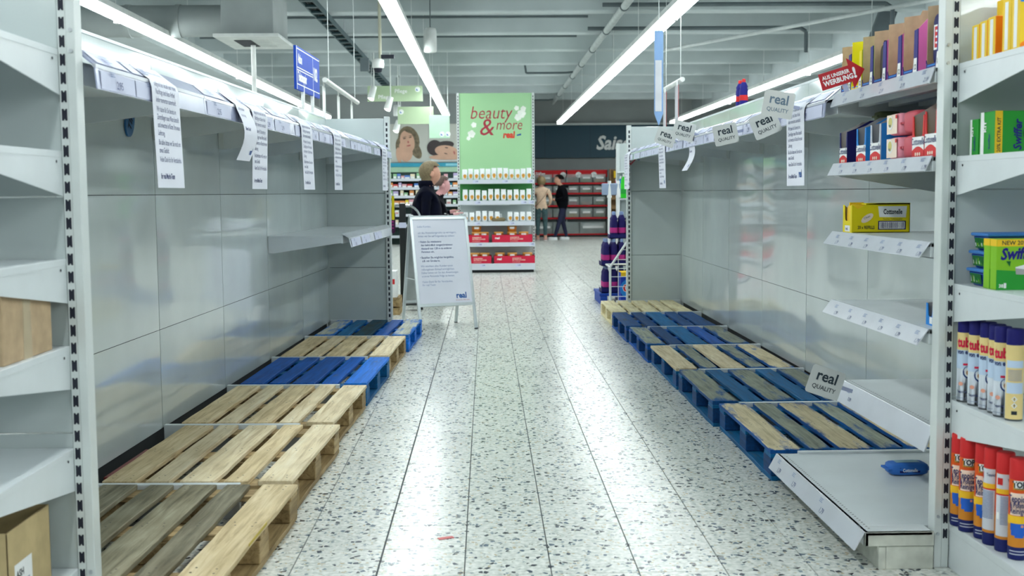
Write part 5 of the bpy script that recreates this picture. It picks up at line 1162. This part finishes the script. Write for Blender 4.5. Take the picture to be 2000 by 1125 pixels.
# ------------------------------------------------------------------ signs above the runs
SB = C3(20, 66, 168)
s1 = thing('aisle_sign', 'blue aisle number sign standing on top of the left gondola', 'sign', TL(-.02, 6.1, 2.0), -math.atan(.04))
B().box(-.012, 0, .15, .012, 1.02, .50, SB).obj('sign_board', s1, .004)
for y in (.3, .72): B().box(-.014, y - .012, 0, .014, y + .012, .2, LHOUS).obj('sign_post', s1, .002)
q = B(); q.box(.0122, .0, .15, .0135, .012, .5, WHITE)
for z0, y0, y1 in ((.475, .02, 1.0), (.325, .03, .70), (.305, .03, .70), (.19, .02, 1.0)): q.box(.0122, y0, z0, .0135, y1, z0 + .008, WHITE)
q.box(.0122, .70, .19, .0135, .706, .48, WHITE)
for st, y, z, sz, sx in (('Aktion', .06, .37, .1, .6), ('Toilettenpapier', .05, .225, .105, .55), ('102', .72, .29, .15, .8)): q.text(st, (.0138, y, z), (0, 1, 0), UY, sz, WHITE, bold=.04, sx=sx)
q.obj('lettering', s1)
REDT = C3(196, 60, 70)
def hangrail(label, x, y0, y1, z, strips, m, edge=None):
    t = thing('hanging_rail', label, 'rail', (x, (y0 + y1) / 2, z)); L = (y1 - y0) / 2
    B().cyl((0, -L, 0), (0, L, 0), .025, LHOUS, 10).obj('rail_tube', t)
    for y in (-L * .8, L * .8): B().cyl((0, y, .02), (0, y, 4.25 - z), .004, UPR, 6).obj('wire', t)
    for y in strips:
        o = B().box(-.035, y - .04, -.62, -.031, y + .16, -.05, m).obj('strip', t, .001); B().box(-.038, y + .03, -.06, -.028, y + .08, .0, LHOUS).obj('strip_clip', t)
        if edge: B().box(-.034, y - .046, -.62, -.030, y - .039, -.05, edge).box(-.034, y + .159, -.62, -.030, y + .166, -.05, edge).obj('strip_edge', o)
hangrail('white hanging rail with white strips above the far left gondola end', -1.5, 11.1, 13.9, 2.37, (-1.3, -.2, 1.0), LHOUS)
hangrail('white hanging rail with two red-edged strips above the far right gondola end', 2.0, 11.9, 13.1, 2.43, (-.5, .3), C3(206, 206, 214), REDT)
bn = thing('pennant_banner', 'narrow pale blue pointed banner hanging from the right ceiling light', 'banner', (1.478, 10, 1.86)); PB_ = pm('banner_blue', (132, 168, 214), .5, var=.05, scale=3)
B().prism([(-.038, 0, .10), (0, 0, 0), (.038, 0, .10), (.038, 0, .80), (-.038, 0, .80)], (0, .004, 0), PB_).obj('banner_sheet', bn); B().box(-.03, -.003, .12, .024, -.0005, .55, pm('banner_grey', (206, 208, 214), .5)).obj('banner_panel', bn); B().cyl((0, .002, .8), (.0, .002, 1.34), .003, UPR, 6).obj('wire', bn)
B().cyl((0, .002, 1.34), (.5, .002, 1.345), .003, UPR, 6).obj('wire', bn)
# ------------------------------------------------------------------ right: cleaning display beyond the run
PURP = C3(26, 18, 88); MAGB = C3(176, 44, 124)
dp = thing('display_pallet', 'quarter pallet with blue sides under the purple bottles beyond the right run', 'pallet', (1.30, 13.4, 0))
for x in (.05, .3, .55): B().box(x - .04, 0, 0, x + .04, .75, .1, C3(30, 70, 160)).obj('skid', dp, .003)
B().box(0, 0, .1, .62, .75, .13, C3(30, 70, 160)).obj('deck', dp, .003)
k = 0
for lv, (z, x0, y0, n, m) in enumerate(((.131, 1.34, 13.47, 4, 3), (.4445, 1.34, 13.47, 4, 3), (.758, 1.44, 13.53, 3, 2))):
    o = B().box(0, 0, 0, .09 * n + .02, .10 * m + .02, .012, NAVY).box(0, 0, 0, .09 * n + .02, .006, .05, NAVY).box(0, 0, 0, .006, .10 * m + .02, .05, NAVY).obj('bottle_tray', None, .002); o.location = (x0 - .01, y0 - .01, z); tag(o, '%s navy tray of the purple bottle stack' % ('lowest', 'middle', 'highest')[lv], 'tray', 'trays of the purple bottle stack')
    for j in range(m):
        for i in range(n):
            bottle('detergent_bottle', 'purple bottle, %s from the aisle in row %s of the %s tray' % (ORD[i], ORD[j], ('lowest', 'middle', 'highest')[lv]), (x0 + .05 + .09 * i, y0 + .055 + .10 * j, z + .0125), .042, .30, PURP, C3(120, 140, 180), 'purple bottles in the display beyond the right run', None, MAGB)
wb = thing('wire_basket', 'white wire basket end with a slanted top beside the right far upright', 'basket', (1.37, 12.9, 0)); WIRE = pm('wire_white', (226, 232, 232), .35)
B().tube([(0, 0, 0), (0, 0, .47), (.21, 0, .78), (.50, 0, .78), (.50, 0, 0)], .013, WIRE).obj('frame', wb)
gbm = B()
for z in (.03, .14, .25, .36, .45): gbm.cyl((0, 0, z), (.5, 0, z), .004, WIRE, 6)
for x in (.09, .18, .27, .36): gbm.cyl((x, 0, 0), (x, 0, min(.78, .47 + x * 1.476)), .004, WIRE, 6)
for z in (.55, .66): gbm.cyl(((z - .47) / 1.476, 0, z), (.5, 0, z), .004, WIRE, 6)
gbm.obj('wire_grid', wb)['kind'] = 'stuff'
B().tube([(0, 0, .47), (0, .46, .47), (.5, .46, .47), (.5, .46, 0)], .01, WIRE).obj('rear_frame', wb)
B().box(.0, .0, .02, .5, .46, .03, WIRE).obj('base_sheet', wb)
box_thing('detergent_box', 'blue detergent box with red lettering in the wire basket', 'box', 1.50, 13.0, .032, 1.80, 13.3, .40, {'*': C3(26, 60, 170), '+z': YELB}, None, lambda q, W, D, H: (q.quad((0, -.0006, H * .88), (W, -.0006, H * .88), (W, -.0006, H), (0, -.0006, H), YELB), q.prism([(.1 + .11 * cos(a), -.0006, H * .5 + .11 * sin(a)) for a in [j * pi / 9 for j in range(18)]], (0, -.0003, 0), SKY), q.text('dash', (.02, -.0014, H * .42), (1, 0, 0), UY, .17, WHITE, bold=.05), q.text('dash', (.02, -.002, H * .42), (1, 0, 0), UY, .17, REDP, bold=.02)))
ds = thing('side_shelf_unit', 'white shelf unit facing away beyond the right far end panel', 'shelving', (1.66, 14.3, 0))
B().box(0, .3, 0, 1.1, .34, 1.9, PANEL).obj('back_panel', ds); B().box(-.03, .28, 0, .01, .36, 1.9, UPR).obj('upright', ds)
for z in (.15, .95, 1.22, 1.55): B().box(-.02, -.1, z - .02, 1.1, .3, z, SHELF).obj('shelf', ds, .003)
for k, x in enumerate((1.69, 1.79)): bottle('spray_bottle', ['bright green spray bottle nearer the aisle on the far right shelf', 'bright green spray bottle beside the far right upright'][k], (x, 14.28, 1.222), .045, .30, C3(50, 206, 50), C3(226, 236, 226), 'green bottles on the far right shelf', None, C3(40, 160, 60))
bottle('spray_bottle', 'blue spray bottle left of the green ones on the far right shelf', (1.665, 14.42, 1.222), .035, .27, SKY, WHITE)
for k, (x, lab) in enumerate(((1.475, 'white brush handle with the blue-grey head in the display beyond the right run'), (1.58, 'second white brush handle nearer the upright in the display beyond the right run'))):
    t = thing('floor_brush', lab, 'brush', (x, 13.97, .131), 0, 'white brushes in the far right display'); B().cyl((0, 0, 0), (0, 0, 1.15), .02, WHITE, 10).obj('handle', t); B().box(-.09 if x < 1.5 else -.03, -.02, 1.13 if x < 1.5 else 1.2, .09 if x < 1.5 else .03, .03, 1.27, C3(150, 166, 192)).obj('brush_head', t, .01); B().cyl((0, 0, 1.1), (0, 0, 1.3), .03, WHITE, 10, .02).obj('collar', t)
# ------------------------------------------------------------------ left: hand truck and detergents behind the left run
CHR = pm('chrome_tube', (170, 176, 180), .2, metal=.9); BLK = pm('black_enamel', (14, 22, 24), .45)
ht = thing('hand_truck', 'black hand truck with curved chrome handles standing behind the folding sign', 'hand truck', (-.93, 13.02, 0))
B().box(-.035, -.02, .08, .035, .03, 1.19, BLK).obj('mast', ht, .006)
for s in (-1, 1): B().tube([(s * .03, 0, 1.17)] + [(s * (.03 + .17 * sin(a)), 0, 1.0 + .175 * cos(a)) for a in [j * pi / 10 for j in range(1, 9)]], .013, CHR if s > 0 else CHR, 10).obj('handle', ht)
B().box(-.2, -.1, .06, .2, .02, .075, BLK).obj('toe_plate', ht); B().box(-.04, -.025, .92, .04, -.019, .98, LABEL).obj('sticker', ht)
for s in (-1, 1): B().cyl((s * .17, .05, .09), (s * .21, .05, .09), .09, BLK, 18).obj('wheel', ht)
B().cyl((-.2, .05, .09), (.2, .05, .09), .012, STEEL, 8).obj('axle', ht)
ppack('shopping_bag', 'dark bag with magenta trim hanging at the hand truck behind the left run', 'bag', (-1.07, 13.02, .985), .06, .06, .13, C3(60, 24, 60), None, 'z', lambda q: [q.quad((-.045, -.0615, -.07 + .035 * k), (.045, -.0615, -.07 + .035 * k), (.045, -.0615, -.06 + .035 * k), (-.045, -.0615, -.06 + .035 * k), C3(160, 40, 120)) for k in range(4)])
o = thing('wooden_crate', 'low wooden crate under detergent boxes behind the left run', 'crate', (-1.32, 12.5, 0))
for z in (.0, .09): B().box(0, 0, z, .38, .02, z + .075, BLOCKW).obj('slat', o, .002); B().box(0, .38, z, .38, .4, z + .075, BLOCKW).obj('slat', o, .002)
for x in (0, .35): B().box(x, .021, 0, x + .03, .379, .165, BLOCKW).obj('end_board', o)
B().box(0, 0, .167, .38, .4, .185, BLOCKW).obj('top_board', o)
def dpr(q, W, D, H): q.prism([(W * .5 + W * .36 * cos(a), -.0008, H * .5 + H * .2 * sin(a)) for a in [j * pi / 8 for j in range(16)]], (0, -.0003, 0), C3(30, 90, 190)); q.quad((0, -.0006, 0), (W, -.0006, 0), (W, -.0006, H * .28), (0, -.0006, H * .28), GRN)
for k, (x, y, m) in enumerate(((-1.30, 12.52, YELB), (-1.185, 12.52, YELB), (-1.07, 12.54, WHITE))): box_thing('detergent_box', ['yellow detergent box on the crate, half hidden by the end panel', 'yellow detergent box in the middle on the crate', 'white detergent box at the right on the crate'][k], 'box', x, y, .1855, x + .1, y + .2, .47, {'*': m}, 'boxes on the wooden crate', dpr if k < 2 else lambda q, W, D, H: q.quad((.01, -.0006, H * .5), (W - .02, -.0006, H * .5), (W - .02, -.0006, H * .7), (.01, -.0006, H * .7), REDP))
o = tag(B().box(-.012, 0, 0, .012, .003, .22, YEL).obj('label_strip'), 'yellow label strip on the far left upright', 'label'); o.location = TL(.60, 7.37, 1.06)
# ------------------------------------------------------------------ people
def skinmesh(name, verts, edges, rad, mats, region, lv=2):
    """grow one continuous body from a skeleton; region(p) gives the material index at a point"""
    me = bpy.data.meshes.new(name); me.from_pydata([tuple(v) for v in verts], edges, [])
    o = bpy.data.objects.new(name, me); COL.objects.link(o)
    sk = o.modifiers.new('skin', 'SKIN'); sk.use_smooth_shade = True
    for i, r in enumerate(rad):
        d = me.skin_vertices[0].data[i]; d.radius = (r, r) if not isinstance(r, tuple) else r; d.use_root = (i == 0)
    ss = o.modifiers.new('sub', 'SUBSURF'); ss.levels = lv; ss.render_levels = lv
    dg = bpy.context.evaluated_depsgraph_get(); dg.update(); ev = o.evaluated_get(dg)
    m2 = bpy.data.meshes.new_from_object(ev); bpy.data.objects.remove(o); bpy.data.meshes.remove(me)
    m2.materials.clear()
    for m in mats: m2.materials.append(m)
    for p in m2.polygons: p.material_index = region(p.center); p.use_smooth = True
    return m2
SKN = pm('skin_tone', (214, 160, 136), .5, var=.04, scale=20); SKN2 = pm('skin_pinkish', (216, 160, 160), .5, var=.04, scale=20)
def person(label, loc, rz, H, legs, arms, cloth, lean=(0, 0), head=(0, 0), hair=None, torso=(.115, .125, .135), extra=None, fingers=True, skin=None):
    """faces +y in its own frame; legs: per side list of hip, knee, ankle, toe; arms: per side shoulder..palm, all in units of height"""
    skin = skin or SKN
    V = []; E = []; Rd = []
    def v(p, r): V.append(Vector(p) * H); Rd.append(r * H if not isinstance(r, tuple) else tuple(q * H for q in r)); return len(V) - 1
    def chain(st, pts):
        last = st
        for p, r in pts: i = v(p, r); E.append((last, i)); last = i
        return last
    lx, ly = lean
    pe = v((0, 0, .515), torso[0] * .62)
    wa = chain(pe, [((lx * .4, ly * .35, .60), torso[1] * .58), ((lx * .7, ly * .7, .70), torso[2] * .60), ((lx, ly, .785), torso[2] * .50)])
    nk = chain(wa, [((lx, ly + .004, .845), .034)])
    hx, hy = lx + head[0], ly + head[1]
    hd = chain(nk, [((hx * 1.0, hy + .008, .872), .037), ((hx, hy + .016, .905), .050), ((hx, hy + .008, .945), .056), ((hx, hy, .975), .040)])
    v0 = len(V) - 3
    chain(v0, [((hx, hy + .066, .902), .0145)])                         # nose
    for s in (-1, 1):
        pts = legs[(s + 1) // 2]; chain(pe, [(p, r) for p, r in zip(pts, (.058, .040, .026, .022))])
        ar = arms[(s + 1) // 2]; last = chain(wa, [(p, r) for p, r in zip(ar, (.040, .030, .020, .017))])
        if fingers:
            w_ = V[last] / H; pv = V[E[-1][0]] / H; d = (w_ - pv).normalized(); sd = d.cross(Vector((0, 0, 1))) if abs(d.z) < .9 else Vector((1, 0, 0)); sd.normalize()
            for k, ln in enumerate((.034, .040, .042, .036)):
                o = sd * (.0075 * (k - 1.5)); chain(last, [(w_ + d * .022 + o, .0058), (w_ + d * (.022 + ln * .55) + o * 1.1 + Vector((0, 0, -.004)), .0050), (w_ + d * (.022 + ln) + o * 1.1 + Vector((0, 0, -.012)), .0042)])
            chain(last, [(w_ + sd * -.018 + d * .006, .0065), (w_ + sd * -.024 + d * .024, .0052)])
    mats = [skin, cloth['top'], cloth['legs'], cloth['shoe']]
    palms = [Vector(arms[k][-1]) * H for k in (0, 1)]; wr = [Vector(arms[k][-2]) * H for k in (0, 1)]
    def reg(c):
        z = c.z / H
        for a, b in zip(palms, wr):
            d = (a - b).normalized()
            if (c - a).length < .055 * H and (c - b).dot(d) > .012 * H: return 0
        if z > .842: return 0
        if z < .045: return 3
        low = cloth.get('hem', .50)
        armz = any((c - (b + (a - b) * .2)).length < .05 * H for a, b in zip(palms, wr))
        if z < low and not armz:
            for ar in arms:
                for p, q in zip(ar[:-1], ar[1:]):
                    p, q = Vector(p) * H, Vector(q) * H; t = max(0, min(1, (c - p).dot(q - p) / (q - p).length_squared))
                    if ((p + (q - p) * t) - c).length < .034 * H and abs(c.x) > .085 * H: return 1
            if cloth.get('ankle') and z < .085: return 0
            return 2
        return 1
    t = thing('person', label, 'person', loc, rz)
    mk('body', skinmesh('body', V, E, Rd, mats, reg), t)
    hc = Vector((hx, hy, .93)) * H
    if hair:
        hm, ln, bun, bulk = hair; q = B(); Vh = []; n, m = 9, 18
        for i in range(n + 1):
            ph = pi / 2 - (pi * .5 + ln) * i / n
            for j in range(m):
                th = 2 * pi * j / m; fr = max(0, sin(th))                       # front = +y
                r = .066 * bulk; z_ = sin(ph); cut = 0
                if fr > .30 and ph < .62: ph_ = .62 + (ph - .62) * .06
                else: ph_ = ph
                rr = cos(ph_) if ph_ > -.2 else max(cos(ph_), .78); z_ = sin(ph_)
                Vh.append(hc + Vector((r * 1.0 * rr * cos(th), -.008 + r * 1.14 * rr * sin(th) * (1 if not cut else .90), .006 + r * 1.05 * z_)) * H)
        q.add(Vh, [(i * m + j, (i + 1) * m + j, (i + 1) * m + (j + 1) % m, i * m + (j + 1) % m) for i in range(n) for j in range(m)], hm, True); q.obj('hair', t)
        if bun: B().pillow(hc + Vector((0, -.03, .075)) * H, .026 * H, .026 * H, .024 * H, bun, 6, 1.0).obj('hair_bun', t)
    for s in (-1, 1):
        e = B().pillow(hc + Vector((s * .020, .058, -.003)) * H, .0062 * H, .005 * H, .0045 * H, DARK, 5, 1.0).obj('eye', t)
        B().pillow(hc + Vector((s * .062, .0, -.012)) * H, .007 * H, .016 * H, .020 * H, skin, 5, .9).obj('ear', t)
        pts = legs[(s + 1) // 2]; a = Vector(pts[2]) * H; b_ = Vector(pts[3]) * H; d = (b_ - a); d.z = 0; d.normalize()
        sh = B().pillow((0, 0, 0), .030 * H, .078 * H, .024 * H, cloth['shoe'], 6, .6); sh.pillow((0, 0, -.019 * H), .031 * H, .080 * H, .006 * H, WHITE, 5, .5); so = sh.obj('shoe', t); so.location = (a.x + d.x * .035 * H, a.y + d.y * .035 * H, a.z - .024 * H); so.rotation_euler = (0, 0, atan2(d.y, d.x) - pi / 2)
    B().pillow(hc + Vector((0, .0545, -.040)) * H, .014 * H, .006 * H, .004 * H, pm('lip_tone', (176, 104, 98), .5), 5, 1.0).obj('mouth', t)
    if extra: extra(t, H)
    return t
def std_legs(dl=0, dr=0): return [[(-.052, 0, .49), (-.056, dl * .5 + .01, .28), (-.058, dl, .05), (-.062, dl + .07, .022)], [(.052, 0, .49), (.056, dr * .5 + .01, .28), (.058, dr, .05), (.062, dr + .07, .022)]]
NAVC_ = pm('coat_navy', (5, 8, 26), .8, var=.15, scale=12, spec=.1); BLKJ = pm('jacket_black', (5, 6, 16), .8, var=.15, scale=12, spec=.1); JEAN = pm('jeans_dark', (30, 44, 58), .8, var=.12, scale=30)
HB = pm('hair_dark_blonde', (118, 104, 76), .6, var=.12, scale=60); HBR = pm('hair_brown', (88, 66, 58), .6, var=.12, scale=60); HBL = pm('hair_black', (16, 13, 12), .8, var=.1, scale=60, spec=.1); HDB = pm('hair_ash_blonde', (124, 104, 70), .6, var=.12, scale=60)
hang_arm = lambda s, f=.0: [(s * .118, .0, .775), (s * .142, -.01 + f, .63), (s * .135, .05 + f, .505), (s * .13, .075 + f, .455)]
def coat(t, H):
    # collar and hip-length coat skirt
    B().lathe([(.048 * H, .82 * H), (.056 * H, .845 * H), (.054 * H, .868 * H), (.046 * H, .872 * H)], (0, .006 * H, 0), NAVC_, 18).obj('collar', t)
    B().lathe([(.15 * H, .40 * H), (.142 * H, .48 * H), (.13 * H, .56 * H), (.118 * H, .62 * H)], (0, 0, 0), NAVC_, 22).obj('coat_skirt', t)
person('person in dark navy coat with chin-length dark blonde hair behind the folding sign', (-.70, 13.55, 0), -pi / 2 + .12, 1.66, std_legs(.1, -.1), [hang_arm(-1, .03), hang_arm(1, .0)], {'top': NAVC_, 'legs': JEAN, 'shoe': BLKJ, 'hem': .44}, lean=(0, .012), head=(0, .03), hair=(HB, 1.05, None, 1.07), torso=(.185, .20, .20), extra=coat)
def stripes(t, H):
    for k in range(3): B().box(-.004, -.012, 0, .004, .012, .05, WHITE).obj('sleeve_stripe', t).location = (Vector((.150, .075 + .018 * k, .655 - .010 * k)) * H)
person('person with bun and bowed head, black striped-cuff jacket, behind the navy coat', (-.66, 15.2, 0), -pi / 2 + .1, 1.52, std_legs(.04, -.05), [[(-.118, 0, .775), (-.135, .02, .68), (-.11, .125, .69), (-.10, .165, .70)], [(.118, 0, .775), (.145, .02, .66), (.13, .13, .665), (.12, .175, .68)]], {'top': BLKJ, 'legs': JEAN, 'shoe': BLKJ, 'hem': .49}, lean=(0, .02), head=(0, .045), hair=(HBR, .25, HBL, 1.03), torso=(.16, .17, .18), extra=stripes, skin=SKN2)
BEI = pm('sweater_beige', (216, 186, 160), .8, var=.05, scale=20); JG = pm('jeans_grey_green', (58, 84, 88), .8, var=.12, scale=20); SHW = pm('shoe_white', (222, 226, 228), .5); SHP = pm('shoe_pinkish', (200, 150, 140), .5)
def sling(t, H):
    B().tube([Vector(p) * H for p in ((.10, -.085, .80), (.05, -.105, .70), (-.04, -.108, .60), (-.11, -.07, .52))], .004 * H, HBR, 6).obj('bag_strap', t); B().pillow(Vector((-.135, -.0, .50)) * H, .03 * H, .06 * H, .05 * H, HBR, 6, .5).obj('shoulder_bag', t)
person('person in beige sweater and grey-green jeans, seen from behind', (1.49, 31.5, 0), .0, 1.72, std_legs(.02, -.03), [[(-.118, .0, .775), (-.150, -.01, .64), (-.14, .06, .54), (-.13, .10, .52)], [(.118, 0, .775), (.15, -.0, .64), (.13, .09, .56), (.11, .13, .55)]], {'top': BEI, 'legs': JG, 'shoe': SHP, 'hem': .50, 'ankle': True}, hair=(HDB, .85, None, 1.1), torso=(.15, .135, .155), extra=sling)
HOOD = pm('hoodie_black', (5, 7, 14), .8, var=.12, scale=15, spec=.1); TRN = pm('trousers_navy', (20, 26, 58), .8, var=.12, scale=20)
def held(t, H): B().lathe([(.055 * H, .845 * H), (.075 * H, .83 * H), (.06 * H, .80 * H)], (0, -.02 * H, 0), HOOD, 16).obj('hood', t)
person('person with short dark hair in black hoodie, navy trousers and white trainers', (2.09, 31.8, 0), pi / 2, 1.77, [[(-.05, 0, .49), (-.05, .06, .28), (-.055, .13, .05), (-.06, .20, .022)], [(.05, 0, .49), (.05, -.0, .28), (.055, -.06, .05), (.06, .01, .022)]], [[(-.118, .0, .775), (-.14, -.01, .65), (-.10, .11, .615), (-.07, .155, .625)], [(.118, 0, .775), (.14, -.01, .65), (.10, .11, .61), (.07, .15, .62)]], {'top': HOOD, 'legs': TRN, 'shoe': SHW, 'hem': .485}, lean=(0, .03), head=(0, .035), hair=(HBL, .05, None, 1.05), torso=(.17, .185, .19), extra=held)
box_thing('snack_box', 'yellow snack box held in the hands of the dark-haired person', 'box', 1.735, 31.74, 1.10, 1.80, 31.86, 1.15, {'*': C3(230, 190, 120)})
